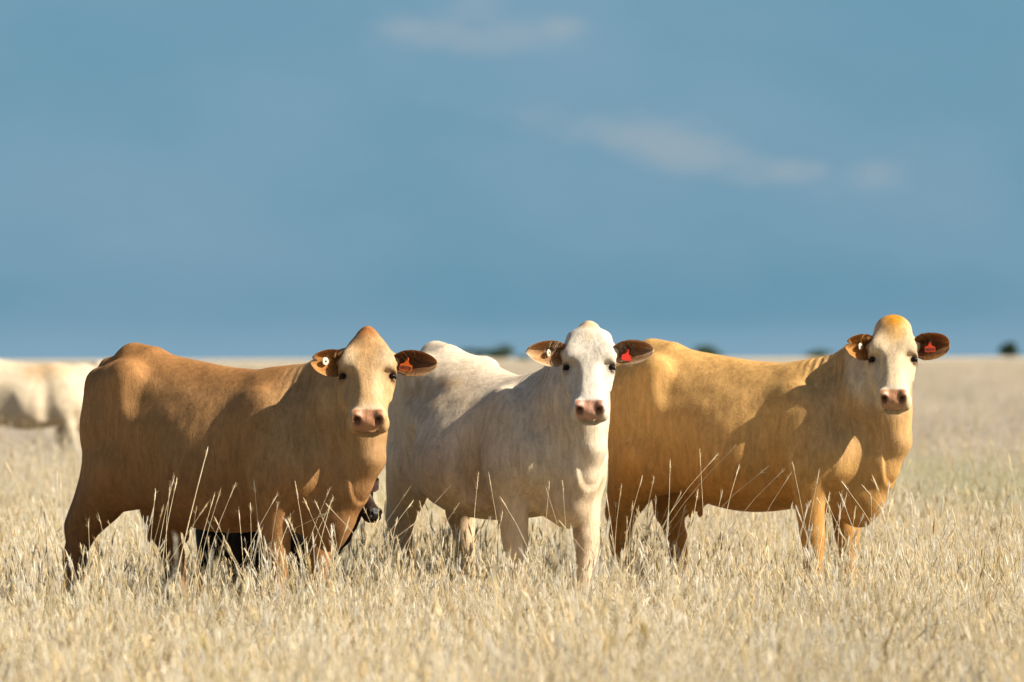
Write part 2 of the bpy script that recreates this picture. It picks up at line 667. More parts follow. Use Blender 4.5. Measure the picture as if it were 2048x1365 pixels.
def tag_mesh(mat, text, s=1.0):
    """flag tag hanging from its neck: local x right, y up, z front. Digits are printed on the flag."""
    out = [(-.0075, 0), (-.009, -.016), (-.014, -.024), (-.029, -.030), (-.033, -.034), (-.034, -.060), (-.030, -.064),
           (.030, -.064), (.034, -.060), (.033, -.034), (.029, -.030), (.014, -.024), (.009, -.016), (.0075, 0), (.004, .006), (-.004, .006)]
    out = [(x * s, y * s) for x, y in out]
    n = len(out)
    import bmesh
    bm = bmesh.new()
    fr = [bm.verts.new((x, y, 0.0012)) for x, y in out]
    bk = [bm.verts.new((x, y, -0.0012)) for x, y in out]
    bm.faces.new(fr[::-1] if False else fr)
    bm.faces.new(bk[::-1])
    for i in range(n):
        j = (i + 1) % n
        bm.faces.new([fr[i], bk[i], bk[j], fr[j]])
    bmesh.ops.create_cone(bm, cap_ends=True, segments=14, radius1=0.007 * s, radius2=0.005 * s, depth=0.006, matrix=Matrix.Translation((0, 0, 0.004)))
    if text:
        cu = bpy.data.curves.new('digits', 'FONT')
        cu.body = text
        cu.size = 0.027 * s
        cu.align_x = 'CENTER'
        cu.extrude = 0.0003
        cu.offset = 0.0006 * s
        ob = bpy.data.objects.new('digits', cu)
        COL.objects.link(ob)
        dg = bpy.context.evaluated_depsgraph_get()
        tm = bpy.data.meshes.new_from_object(ob.evaluated_get(dg))
        bpy.data.objects.remove(ob)
        tm.transform(Matrix.Translation((0, -.057 * s, 0.0019)) @ Matrix.Diagonal((0.86, 0.95, 1, 1)))
        nf = len(bm.faces)
        bm.from_mesh(tm)
        bm.faces.ensure_lookup_table()
        for f in bm.faces[nf:]:
            f.material_index = 1
        bpy.data.meshes.remove(tm)
    bmesh.ops.recalc_face_normals(bm, faces=bm.faces)
    me = bpy.data.meshes.new('ear_tag')
    bm.to_mesh(me)
    bm.free()
    me.materials.append(mat)
    me.materials.append(TAG_DARK)
    return me


def button_mesh():
    import bmesh
    bm = bmesh.new()
    bmesh.ops.create_cone(bm, cap_ends=True, segments=24, radius1=0.019, radius2=0.017, depth=0.004)
    n0 = len(bm.faces)
    bmesh.ops.create_cone(bm, cap_ends=True, segments=16, radius1=0.0052, radius2=0.0042, depth=0.004, matrix=Matrix.Translation((0, 0, 0.0028)))
    for f in bm.faces:
        f.material_index = 1 if max(v.co.xy.length for v in f.verts) < 0.008 else 0
    me = bpy.data.meshes.new('button_tag')
    bm.to_mesh(me)
    bm.free()
    me.materials.append(TAG_WHITE)
    me.materials.append(TAG_DARK)
    return me


def eye_mesh(r):
    import bmesh
    bm = bmesh.new()
    bmesh.ops.create_uvsphere(bm, u_segments=18, v_segments=12, radius=r)
    for f in bm.faces: f.smooth = True
    me = bpy.data.meshes.new('eye')
    bm.to_mesh(me)
    bm.free()
    me.materials.append(EYE)
    return me


# ------------------------------------------------------------------ the cattle
TORSO = [  # x, top, bottom, halfwidth, level of greatest breadth
    (-0.80, 1.16, 0.98, 0.07, 0.0),
    (-0.76, 1.29, 0.88, 0.16, 0.1),
    (-0.68, 1.355, 0.80, 0.215, 0.2),
    (-0.58, 1.395, 0.74, 0.24, 0.25),
    (-0.46, 1.42, 0.68, 0.25, 0.3),
    (-0.30, 1.395, 0.60, 0.305, -0.5),
    (-0.12, 1.36, 0.545, 0.355, -0.95),
    (0.08, 1.335, 0.53, 0.375, -1.0),
    (0.26, 1.325, 0.545, 0.345, -0.9),
    (0.42, 1.325, 0.58, 0.28, -0.7),
    (0.56, 1.29, 0.60, 0.195, -0.25),
    (0.68, 1.20, 0.60, 0.135, -0.1),
    (0.76, 1.04, 0.63, 0.095, 0.0),
    (0.81, 0.93, 0.72, 0.055, 0.0),
]
HEAD = [  # a from poll to nose, dorsal, ventral, halfwidth, broadest level
    (-0.015, -0.02, -0.09, 0.045, 0.0),
    (0.03, 0.022, -0.13, 0.078, 0.2),
    (0.08, 0.040, -0.165, 0.100, 0.4),
    (0.14, 0.046, -0.185, 0.113, 0.5),
    (0.20, 0.042, -0.195, 0.116, 0.5),
    (0.25, 0.036, -0.195, 0.110, 0.3),
    (0.31, 0.032, -0.18, 0.098, -0.1),
    (0.37, 0.028, -0.155, 0.086, -0.2),
    (0.42, 0.022, -0.140, 0.082, -0.1),
    (0.455, 0.014, -0.134, 0.085, 0.0),
    (0.485, -0.010, -0.130, 0.084, 0.0),
    (0.508, -0.036, -0.112, 0.068, 0.0),
    (0.523, -0.056, -0.094, 0.050, 0.0),
]


def rotz(v, a):
    c, s = math.cos(a), math.sin(a)
    return np.array((v[0] * c - v[1] * s, v[0] * s + v[1] * c, v[2]))


def build_bovine(name, spec):
    a = math.radians(spec['yaw'])             # turned this far from the picture plane towards the camera
    S = spec.get('scale', 1.0)
    org = np.array(spec['loc'] + (0.0,))
    hs = spec.get('head_scale', 1.0)

    def to_local(w):
        return rotz(np.asarray(w, float) - org, a) / S

    poll = to_local(spec['poll'])
    hyaw = math.radians(spec.get('face_yaw', 0.0))    # 0 = looking straight at the camera
    cam_v = np.array((0, 0, CAM_H)) - np.asarray(spec['poll'])
    cam_v[2] = 0
    Fw = rotz(cam_v / np.linalg.norm(cam_v), hyaw)
    Fd = rotz(Fw, a)
    th = math.radians(spec.get('pitch', 36))
    Zu = np.array((0, 0, 1.0))
    A = math.sin(th) * Fd - math.cos(th) * Zu
    B = math.cos(th) * Fd + math.sin(th) * Zu
    C = np.cross(B, A)
    C = C / np.linalg.norm(C)                 # the head's own left is +C or -C; C lies to the viewer's left
    C = np.cross(Zu, Fd)
    C = C / np.linalg.norm(C)
    roll = math.radians(spec.get('roll', 0))
    if roll:
        A, C = A * math.cos(roll) + C * math.sin(roll), C * math.cos(roll) - A * math.sin(roll)
    # C = Zu x Fd is the animal's own left; seen from the camera that is the viewer's right
    HR = np.stack([A, B, C])
    wf = spec.get('head_width', 1.0)
    H = lambda x, y, z: poll + hs * (x * A + y * B + z * wf * C)
    fine, coarse = spec.get('fine', 0.0062), spec.get('coarse', 0.015)
    hb = np.array([H(x, y, z) for x in (-.04, .55) for y in (-.2, .06) for z in (-.13, .13)])
    fl, fh = hb.min(0), hb.max(0)
    lo = np.minimum((-0.98, -0.5, -0.02), fl - 0.05)
    hi = np.maximum((0.98, 0.5, 1.52), fh + 0.06)
    fld = Field(*[graded(lo[i], hi[i], fl[i], fh[i], coarse, fine) for i in range(3)])
    E = np.eye(3)
    T = np.array(spec.get('torso', TORSO))
    RT = np.stack([E[0], E[2], E[1]])
    fld.loft(T, (0, 0, 0), RT, 0.0, sm=0.13, pw=2.05)
    hipz = np.interp(-0.46, T[:, 0], T[:, 1])
    wz = np.interp(0.42, T[:, 0], T[:, 1])
    bz = np.interp(0.08, T[:, 0], T[:, 2])
    bony = spec.get('bony', 1.0)
    step = spec.get('step', ((0, 0), (0, 0)))
    cw = spec.get('chest_w', 1.0)
    for sd in (-1, 1):
        # hind quarter: haunch, thigh, stifle
        fld.ball((-0.56, sd * 0.145, 1.06), (0.21, 0.125, 0.30), 0.10)
        fld.ball((-0.47, sd * 0.185, 0.90), (0.19, 0.095, 0.26), 0.08)
        fld.ball((-0.70, sd * 0.125, 0.98), (0.085, 0.08, 0.24), 0.08)
        fld.ball((-0.36, sd * 0.205, 0.80), (0.10, 0.07, 0.13), 0.10)          # stifle
        fld.ball((-0.44, sd * 0.225, hipz - 0.115), (0.055, 0.045, 0.045), 0.11)     # hook bone
        fld.cone((-0.44, sd * 0.222, hipz - 0.13), (-0.36, sd * 0.235, 0.93), 0.04, 0.035, 0.10)   # ridge down to the stifle
        fld.ball((-0.75, sd * 0.10, hipz - 0.15), (0.045, 0.04, 0.05), 0.12)          # pin bone
        hx, hy = step[0][0 if sd < 0 else 1], 0
        fld.chain([(-0.52, sd * 0.18, 0.82), (-0.67 + hx * .6, sd * 0.175, 0.53)], [0.155, 0.078], 0.06)
        fld.cone((-0.66, sd * 0.165, 0.86), (-0.715 + hx * .6, sd * 0.17, 0.56), 0.085, 0.045, 0.05)   # tendon to the point of hock
        fld.chain([(-0.67 + hx * .6, sd * 0.175, 0.53), (-0.665 + hx * .85, sd * 0.175, 0.40), (-0.66 + hx, sd * 0.175, 0.17), (-0.62 + hx, sd * 0.175, 0.075), (-0.60 + hx, sd * 0.175, 0.03)],
                  [0.074, 0.056, 0.047, 0.05, 0.056], 0.025)
        # flank hollow and girth
        fld.ball((-0.235, sd * 0.335, hipz - 0.18), (0.115, 0.055 * bony, 0.085), 0.10, cut=True)
        fld.ball((-0.22, sd * 0.37, 0.80), (0.12, 0.05, 0.17), 0.12, cut=True)
        # shoulder blade, upper arm, fore leg
        fx = step[1][0 if sd < 0 else 1]
        Rsh = np.array([[math.cos(.35), 0, math.sin(.35)], [0, 1, 0], [-math.sin(.35), 0, math.cos(.35)]])
        fld.ball((0.47, sd * 0.185 * cw, 0.98), (0.125, 0.08, 0.25), 0.14, R=Rsh)
        fld.ball((0.595, sd * 0.155 * cw, 0.85), (0.11, 0.08, 0.15), 0.10)                 # point of shoulder
        fld.ball((0.47, sd * 0.215 * cw, 0.82), (0.125, 0.085, 0.17), 0.06)                   # upper arm
        fld.cone((0.30, sd * 0.375, 1.06), (0.30, sd * 0.345, 0.70), 0.055, 0.06, 0.09, cut=True)   # hollow behind the shoulder
        fld.chain([(0.49, sd * 0.185 * cw, 0.77), (0.50 + fx * .45, sd * 0.165 * cw, 0.44)], [0.105, 0.064], 0.055)
        fld.chain([(0.50 + fx * .45, sd * 0.165 * cw, 0.45), (0.505 + fx * .5, sd * 0.163 * cw, 0.39), (0.495 + fx * .9, sd * 0.16, 0.17), (0.52 + fx, sd * 0.16, 0.075), (0.535 + fx, sd * 0.16, 0.03)],
                  [0.066, 0.055, 0.045, 0.05, 0.056], 0.022)
    # backbone, tail head and tail
    fld.chain([(-0.76, 0, hipz - 0.085), (-0.60, 0, hipz - 0.02), (-0.46, 0, hipz - 0.022)], [0.04, 0.035, 0.03], 0.10)
    tl = [(-0.76, 0.0, hipz - 0.08), (-0.845, 0.02, hipz - 0.17), (-0.875, 0.04, 1.05), (-0.87, 0.06, 0.88), (-0.86, 0.07, 0.72), (-0.86, 0.075, 0.60)]
    fld.chain(tl, [0.042, 0.034, 0.027, 0.022, 0.032, 0.018], 0.03)
    # udder
    if spec.get('udder', 0):
        u = spec['udder']
        fld.ball((-0.36, 0, 0.625), (0.16 * u, 0.13 * u, 0.115 * u), 0.06)
        for sx in (-0.07, 0.06):
            for sd in (-1, 1):
                fld.cone((-0.36 + sx * u, sd * 0.065 * u, 0.625 - 0.075 * u), (-0.36 + sx * u, sd * 0.07 * u, 0.625 - 0.145 * u), 0.021, 0.014, 0.02)
    # chest, brisket, dewlap
    bd = spec.get('brisket', 1.0)
    fld.ball((0.62, 0, 0.66), (0.17, 0.105, 0.13 * bd), 0.08)
    fld.ball((0.69, 0, 0.66 - 0.04 * bd), (0.11, 0.075, 0.14 * bd), 0.07)
    throat = H(0.24, -0.19, 0)
    nape = H(0.05, -0.10, 0)
    core = H(0.16, -0.12, 0)
    ns = spec.get('neck', 1.0)
    mid = lambda p, q, t: np.asarray(p) * (1 - t) + np.asarray(q) * t
    bend = np.array(spec.get('bend', (0.04, 0, 0)))
    w0 = np.array((0.36, 0, wz - 0.13))
    wm = mid(w0, nape, 0.55) + bend + np.array((0, 0, spec.get('crest', 0.0)))
    fld.chain([w0, wm, nape], [0.115, 0.085 * ns, 0.078 * hs], 0.09)
    c0 = np.array((0.50, 0, 1.02))
    cm = mid(c0, core, 0.5) + bend
    fld.chain([c0, cm, core], [0.205, 0.130 * ns, 0.105 * hs], 0.09)
    l0 = np.array((0.64, 0, 0.86))
    lm = mid(l0, throat, 0.5) + bend
    fld.chain([l0, lm, throat], [0.125, 0.095 * ns, 0.065 * hs], 0.09)
    # dewlap: a thin keel from throat to brisket
    dl = spec.get('dewlap', 1.0)
    d0, d1 = np.array((0.745, 0, 0.66)), throat + np.array((0, 0, -0.02))
    dm = mid(d0, d1, 0.5) + bend * 1.2 + np.array((0.055 * dl, 0, -0.01))
    fld.chain([d0, mid(d0, dm, .5) + np.array((.015 * dl, 0, 0)), dm, mid(dm, d1, .55), d1], [0.06, 0.05, 0.048, 0.05, 0.055], 0.11)
    # head
    Hd = np.array(spec.get('head', HEAD)).copy()
    hw, hl = spec.get('head_shape', (1.0, 1.0))
    Hd[:, 3] *= 1 + (hw - 1) * np.exp(-((Hd[:, 0] - 0.10) / 0.10) ** 2)
    Hd[:, 3] *= wf
    Hd[:, :4] *= hs
    fld.loft(Hd, poll, HR, 0.05, sm=0.035, pw=2.35)
    hb_ = lambda c, r, k=.03, cut=False: fld.ball(H(*c), np.asarray(r if not np.isscalar(r) else (r, r, r)) * np.array((1, 1, wf)) * hs, k * hs, R=HR, cut=cut)
    for q in spec.get('poll_bumps', []):
        hb_(q[0], q[1], q[2])
    for sd in (-1, 1):
        hb_((0.165, 0.012, sd * 0.082), (0.060, 0.026, 0.034), 0.05)           # brow
        hb_((0.19, -0.10, sd * 0.070), (0.085, 0.075, 0.045), 0.04)            # cheek
        hb_((0.228, -0.030, sd * 0.123), (0.024, 0.026, 0.019), 0.016, cut=True)   # socket
        hb_((0.207, -0.024, sd * 0.113), (0.013, 0.028, 0.014), 0.012)         # upper lid
        hb_((0.250, -0.030, sd * 0.110), (0.010, 0.024, 0.012), 0.012)         # lower lid
        hb_((0.115, -0.055, sd * 0.105), (0.035, 0.035, 0.035), 0.04)          # root of the ear
        hb_((0.470, -0.008, sd * 0.053), (0.036, 0.032, 0.027), 0.022)         # nostril wing
        hb_((0.480, -0.062, sd * 0.067), (0.040, 0.034, 0.024), 0.022)         # upper lip
        hb_((0.31, 0.010, sd * 0.082), (0.09, 0.024, 0.026), 0.045, cut=True)   # plane below the eye
        hb_((0.285, -0.055, sd * 0.098), (0.065, 0.012, 0.010), 0.025)         # cheek bone
        hb_((0.10, 0.000, sd * 0.118), (0.045, 0.022, 0.016), 0.03, cut=True)  # temple
    hb_((0.486, -0.030, 0), (0.034, 0.036, 0.050), 0.022)                      # nose pad
    hb_((0.455, -0.116, 0), (0.046, 0.027, 0.040), 0.014)                      # chin
    for sd in (-1, 1):
        hb_((0.500, -0.008, sd * 0.043), (0.020, 0.024, 0.0125), 0.009, cut=True)
        hb_((0.495, 0.004, sd * 0.054), (0.014, 0.014, 0.008), 0.009, cut=True)
    # mouth: a narrow slit under the upper lip
    hb_((0.520, -0.062, 0), (0.036, 0.0075, 0.052), 0.008, cut=True)
    hb_((0.545, -0.078, 0), (0.032, 0.016, 0.09), 0.012, cut=True)             # lower lip sits back
    V, Q = fld.mesh()
    V = smooth_mesh(V, Q, 2)
    del fld

    # skin relief: ribs, loose skin and small muscle lumps
    fn = np.cross(V[Q[:, 2]] - V[Q[:, 0]], V[Q[:, 3]] - V[Q[:, 1]])
    vn = np.zeros_like(V)
    for e in range(3):
        for k in range(4):
            vn[:, e] += np.bincount(Q[:, k], weights=fn[:, e], minlength=len(V))
    vn /= np.linalg.norm(vn, axis=1)[:, None] + 1e-12
    bodyw = 1 - sstep(-np.linalg.norm(V - H(0.25, -0.06, 0), axis=1), -0.42 * hs, -0.30 * hs)
    sl = V[:, 0] + 0.35 * (V[:, 2] - 1.0)
    ribs = np.sin(sl * 2 * math.pi / 0.083 + 1.2 * np.sin(V[:, 2] * 9)) * gauss(np.stack([sl, V[:, 2]], 1), (0.03, 1.03), (0.24, 0.19)) * 0.0045 * spec.get('ribs', 0.12)
    lump = (value_noise(V[:, 0] + 40 + V[:, 1], V[:, 2] + 40, 0.11, 21) - 0.5) * 0.006 + (value_noise(V[:, 0] + 40 - V[:, 1], V[:, 2] + 40, 0.045, 22) - 0.5) * 0.0025
    V = V + vn * ((ribs + lump) * bodyw)[:, None]

    # ---------------- colours, in head and body coordinates
    hp = ((V - poll) @ HR.T) / hs / np.array((1, 1, wf))
    dh = np.linalg.norm((hp - np.array((0.24, -0.05, 0))) / np.array((1.0, 0.85, 0.85)), axis=1)
    near = sstep(-dh, -0.36, -0.25)
    inh = sstep(hp[:, 0], -0.05, 0.05) * sstep(hp[:, 1], -0.26, -0.12) * near
    c = spec['colors']
    dim = spec.get('dim', 0.79)
    Cc = np.tile(np.array(c['coat'], float), (len(V), 1))
    if 'top' in c:
        topz = np.interp(V[:, 0], T[:, 0], T[:, 1])
        Cc = mixc(Cc, c['top'], 0.75 * sstep(V[:, 2] - topz, -0.16, -0.02) * (1 - inh))
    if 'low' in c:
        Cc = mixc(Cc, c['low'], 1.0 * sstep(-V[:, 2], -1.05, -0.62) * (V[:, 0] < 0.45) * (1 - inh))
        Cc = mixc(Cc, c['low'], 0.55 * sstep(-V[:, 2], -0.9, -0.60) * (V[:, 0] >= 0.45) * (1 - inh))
    if 'neck' in c:
        Cc = mixc(Cc, c['neck'], sstep(V[:, 0], 0.40, 0.62) * sstep(V[:, 2], 0.75, 0.95))
    if 'patch' in c:
        for ctr, rad, col, amt in c['patch']:
            Cc = mixc(Cc, col, amt * gauss(V, ctr, rad) * (0.25 + 1.5 * value_noise(V[:, 0] + 20 + V[:, 1], V[:, 2] + 20, 0.05, 17)))
    Cc = mixc(Cc, c['face'], inh * c.get('face_amt', 0.9))
    for ctr, rad, col, amt in c.get('head_patch', []):
        Cc = mixc(Cc, col, amt * gauss(hp, ctr, rad) * near)
    # eye rims (stretched to paint in brow shade), muzzle, nostrils
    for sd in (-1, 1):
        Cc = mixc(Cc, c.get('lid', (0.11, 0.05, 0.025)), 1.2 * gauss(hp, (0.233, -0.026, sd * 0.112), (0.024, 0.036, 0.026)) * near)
    Cc = mixc(Cc, c.get('muzzle_rim', c['face']), 0.8 * gauss(hp, (0.445, 0.0, 0), (0.030, 0.07, 0.09)) * near)
    pad = sstep(hp[:, 0] + 0.8 * hp[:, 1] - 0.10 * np.abs(hp[:, 2]), 0.452, 0.462) * sstep(hp[:, 1], -0.057, -0.050) * near
    pad = pad * sstep(-np.abs(hp[:, 2]) - 0.25 * np.maximum(-hp[:, 1] - 0.02, 0), -0.068, -0.060)
    Cc = mixc(Cc, c['nose'], pad)
    for sd in (-1, 1):
        Cc = mixc(Cc, (0.012, 0.008, 0.007), 1.25 * gauss(hp, (0.488, -0.006, sd * 0.044), (0.020, 0.023, 0.0135)) * near)
    Cc = mixc(Cc, c.get('lip', (0.10, 0.06, 0.04)), 0.95 * gauss(hp, (0.520, -0.071, 0), (0.045, 0.017, 0.060)) * near)
    Cc = mixc(Cc, (0.055, 0.04, 0.028), sstep(-V[:, 2], -0.085, -0.06))
    tuft = (V[:, 0] < -0.81) * sstep(-V[:, 2], -0.82, -0.7)
    Cc = mixc(Cc, c.get('tuft', c['coat']), tuft)
    Cc = Cc * dim
    # fold weights: strongest just behind the head
    ax = core - np.array((0.50, 0, 1.02))
    L = np.linalg.norm(ax)
    ax = ax / L
    along = (V - np.array((0.50, 0, 1.02))) @ ax
    hax = Fd
    fold = sstep(along, 0.05, L * 0.8) * (1 - np.clip(inh * 1.6, 0, 1)) * sstep(V[:, 2], 0.80, 1.05) * (V[:, 0] > 0.35) * sstep(-hp[:, 0], -0.40, -0.25) * sstep(-V[:, 2], -(nape[2] - 0.02), -(nape[2] - 0.14))
    hz = np.array((ax[0], ax[1], 0))
    hz /= np.linalg.norm(hz)
    phase = V @ hz
    wob = 7.0 * value_noise(V[:, 0] + 20 + V[:, 1], V[:, 2] * .35 + 20, 0.14, 41)
    fmask = sstep(value_noise(V[:, 0] + 9 - V[:, 1], V[:, 2] * .5 + 9, 0.09, 43), 0.25, 0.6)
    V = V + vn * (0.0065 * fold * fmask * np.sin(phase * 185 + wob))[:, None]
    attrs = {'wet': pad, 'fold': fold, 'fold_phase': phase}
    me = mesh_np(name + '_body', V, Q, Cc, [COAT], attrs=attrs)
    root = bpy.data.objects.new(name, None)
    COL.objects.link(root)
    root.empty_display_size = 0.2
    root.location = org
    root.rotation_euler = (0, 0, -a)
    root.scale = (S, S, S)
    add_obj('body', me, root)
    nh = spec.get('hairs', 0)
    if nh:
        add_obj('hair', coat_hair(V, Q, vn, Cc, nh, pad, hp, near), root)['kind'] = 'stuff'
    # eyes
    em = eye_mesh(0.0212 * hs)
    for sd in (-1, 1):
        eo = add_obj('eye', em, root)
        # almond opening: narrow along the face, long from front to back, drooping slightly to the inner corner
        tl_ = math.radians(20) * sd
        a2 = A * math.cos(tl_) - C * math.sin(tl_)
        c2 = C * math.cos(tl_) + A * math.sin(tl_)
        M3 = Matrix(np.column_stack([a2, B, np.cross(a2, B)]).tolist())
        eo.matrix_local = Matrix.Translation(Vector(H(0.231, -0.030, sd * 0.1045))) @ M3.to_4x4() @ Matrix.Diagonal((0.74, 1.15, 1.0, 1.0))
    # ears
    for sd in (-1, 1):
        es = spec['ears'][0 if sd < 0 else 1]     # 0: animal's right (viewer's left)
        L_, Hh = es['size']
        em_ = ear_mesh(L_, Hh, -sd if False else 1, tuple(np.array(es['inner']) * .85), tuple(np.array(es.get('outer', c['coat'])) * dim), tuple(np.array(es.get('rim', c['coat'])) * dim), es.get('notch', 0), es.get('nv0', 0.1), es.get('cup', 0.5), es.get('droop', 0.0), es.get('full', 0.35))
        # axes of the ear in animal space
        out = sd * C
        lift = math.radians(es.get('lift', 0))
        back = math.radians(es.get('back', 15))
        upv = Zu * 0.96 + Fd * 0.0
        xo = out * math.cos(lift) * math.cos(back) + upv * math.sin(lift) - Fd * math.sin(back) * math.cos(lift)
        xo /= np.linalg.norm(xo)
        zf = Fd - xo * (Fd @ xo)
        zf /= np.linalg.norm(zf)
        yo = np.cross(zf, xo)
        tw = math.radians(es.get('twist', 0))
        flip = 1.0
        if yo[2] < 0:
            yo = -yo
            flip = -1.0
        yo2 = yo * math.cos(tw) + zf * math.sin(tw)
        zf2 = zf * math.cos(tw) - yo * math.sin(tw)
        M = Matrix(np.column_stack([xo, yo2, zf2]).tolist())
        base = H(*es.get('at', (0.125, -0.055, 0.105 * sd)))
        if flip < 0:
            # mirror-image ear: rebuild with x running the other way so the transform stays a rotation
            em_ = ear_mesh(L_, Hh, -1, tuple(np.array(es['inner']) * .85), tuple(np.array(es.get('outer', c['coat'])) * dim), tuple(np.array(es.get('rim', c['coat'])) * dim), es.get('notch', 0), es.get('nv0', 0.1), es.get('cup', 0.5), es.get('droop', 0.0), es.get('full', 0.35))
            M = Matrix(np.column_stack([-xo, yo2, zf2]).tolist())
        ear = add_obj('ear', em_, root)
        ear.matrix_local = Matrix.Translation(Vector(base)) @ M.to_4x4()
        sx = 1 if flip > 0 else -1
        tg = es.get('tag')
        if tg:
            tm = button_mesh() if tg['kind'] == 'button' else tag_mesh(tg['mat'], tg.get('text', ''), tg.get('s', 1.0))
            to = add_obj('button_tag' if tg['kind'] == 'button' else 'ear_tag', tm, ear)
            u, v, z = tg['at']
            to.location = (sx * u * L_, v * Hh, z + (0.008 if tg['kind'] == 'button' else 0))
            to.rotation_euler = [math.radians(q) for q in tg.get('rot', (0, 0, 0))]
            if tg.get('label'):
                to['label'] = tg['label']
    tag(root, spec['label'], spec['cat'], spec.get('group'))
    return root


def coat_hair(V, Q, vn, Cc, nh, pad, hp, near):
    """short lying hairs, one sliver each, combed back and down"""
    A_, B_, C_, D_ = (V[Q[:, k]] for k in range(4))
    area = np.linalg.norm(np.cross(C_ - A_, D_ - B_), axis=1)
    f = np.searchsorted(np.cumsum(area) / area.sum(), rng.random(nh))
    f = np.clip(f, 0, len(Q) - 1)
    u, v = rng.random((nh, 1)), rng.random((nh, 1))
    P = (A_[f] * (1 - u) + B_[f] * u) * (1 - v) + (D_[f] * (1 - u) + C_[f] * u) * v
    iq = Q[f, 0]
    N = vn[iq]
    keep = (pad[iq] < 0.1) & ~((near[iq] > 0.1) & (hp[iq, 0] > 0.455) & (np.abs(hp[iq, 2]) < 0.07)) & (P[:, 2] > 0.10)
    P, N, iq = P[keep], N[keep], iq[keep]
    n = len(P)
    sw = value_noise(P[:, 0] + 30 + P[:, 1], P[:, 2] + 30, 0.16, 31) - .5
    comb = np.tile(np.array((-0.75, 0.0, -0.65)), (n, 1)) + rng.normal(0, .22, (n, 3))
    comb[:, 0] += sw * 1.2
    comb[:, 2] -= sw * 0.8
    comb -= N * (comb * N).sum(1)[:, None]
    comb /= np.linalg.norm(comb, axis=1)[:, None] + 1e-6
    d = comb + N * rng.uniform(0.06, 0.26, (n, 1))
    w = np.cross(N, comb)
    hn_ = near[iq]
    ln = rng.uniform(0.008, 0.018, (n, 1)) * (1 - 0.45 * hn_[:, None])
    wd = rng.uniform(0.0007, 0.0014, (n, 1))
    P = P - N * 0.001
    VV = np.stack([P - w * wd, P + w * wd, P + d * ln], 1).reshape(-1, 3)
    cc = Cc[iq] * rng.uniform(0.86, 1.30, (n, 1))
    CV = np.repeat(cc, 3, axis=0)
    FF = np.arange(3 * n).reshape(-1, 3)
    return mesh_np('hair', VV, FF, np.clip(CV, 0, .92), [HAIR], smooth=False)


def poll_at(px, py, Y):
    return tuple(px2w(px, py, Y))


SUNLIT_IN = (0.58, 0.25, 0.06)  # sun on the viewer's-left ear hollows, painted into the skin colour
SHADED_IN = (0.16, 0.07, 0.03)  # same ear skin with the shade of the right hollow painted in
cow_a = dict(
    dim=0.97, head_width=1.10, yaw=38, loc=(-1.415, 18.75), poll=poll_at(735, 668, 18.22), pitch=36, hairs=170000, udder=0.95, brisket=1.15, dewlap=1.0,
    label='tan brown cow nearest the camera, numbered orange tag in its ear', cat='cow', group='cows in the pasture',
    poll_bumps=[((-0.008, -0.02, 0), (0.042, 0.042, 0.024), 0.05), ((0.045, -0.02, 0), (0.055, 0.06, 0.045), 0.05)],
    step=((-0.20, 0.20), (-0.02, -0.06)),
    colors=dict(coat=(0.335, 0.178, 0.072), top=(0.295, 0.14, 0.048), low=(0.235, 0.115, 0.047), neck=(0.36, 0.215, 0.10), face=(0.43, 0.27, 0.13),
                nose=(0.35, 0.16, 0.08), muzzle_rim=(0.58, 0.45, 0.31), tuft=(0.2, 0.1, 0.05),
                head_patch=[((0.0, 0, 0), (0.065, 0.09, 0.05), (0.27, 0.10, 0.028), 1.2), ((0.10, 0.05, 0), (0.06, 0.05, 0.035), (0.44, 0.24, 0.09), 0.6),
                            ((0.17, 0.03, 0.085), (0.06, 0.05, 0.035), (0.58, 0.44, 0.28), 0.8), ((0.17, 0.03, -0.085), (0.06, 0.05, 0.035), (0.58, 0.44, 0.28), 0.8), ((0.33, 0.03, 0.05), (0.10, 0.05, 0.03), (0.62, 0.46, 0.29), 0.6)]),
    ears=[dict(size=(0.175, 0.068), inner=SUNLIT_IN, full=0.9, rim=(0.46, 0.26, 0.11), notch=0.2, nv0=0.15, lift=3, back=-34, cup=0.6,
               tag=dict(kind='button', at=(0.62, 0.02, 0.005), rot=(0, 5, 0), label='round cream button tag with dark centre')),
          dict(size=(0.215, 0.066), inner=SHADED_IN, rim=(0.42, 0.24, 0.1), lift=2, back=-12, cup=0.7, droop=-0.05,
               tag=dict(kind='flag', mat=TAG_ORANGE, text='00278', at=(0.38, 0.20, 0.028), rot=(-8, 0, -12), s=0.9, label='orange ear tag printed 00278'))],
)
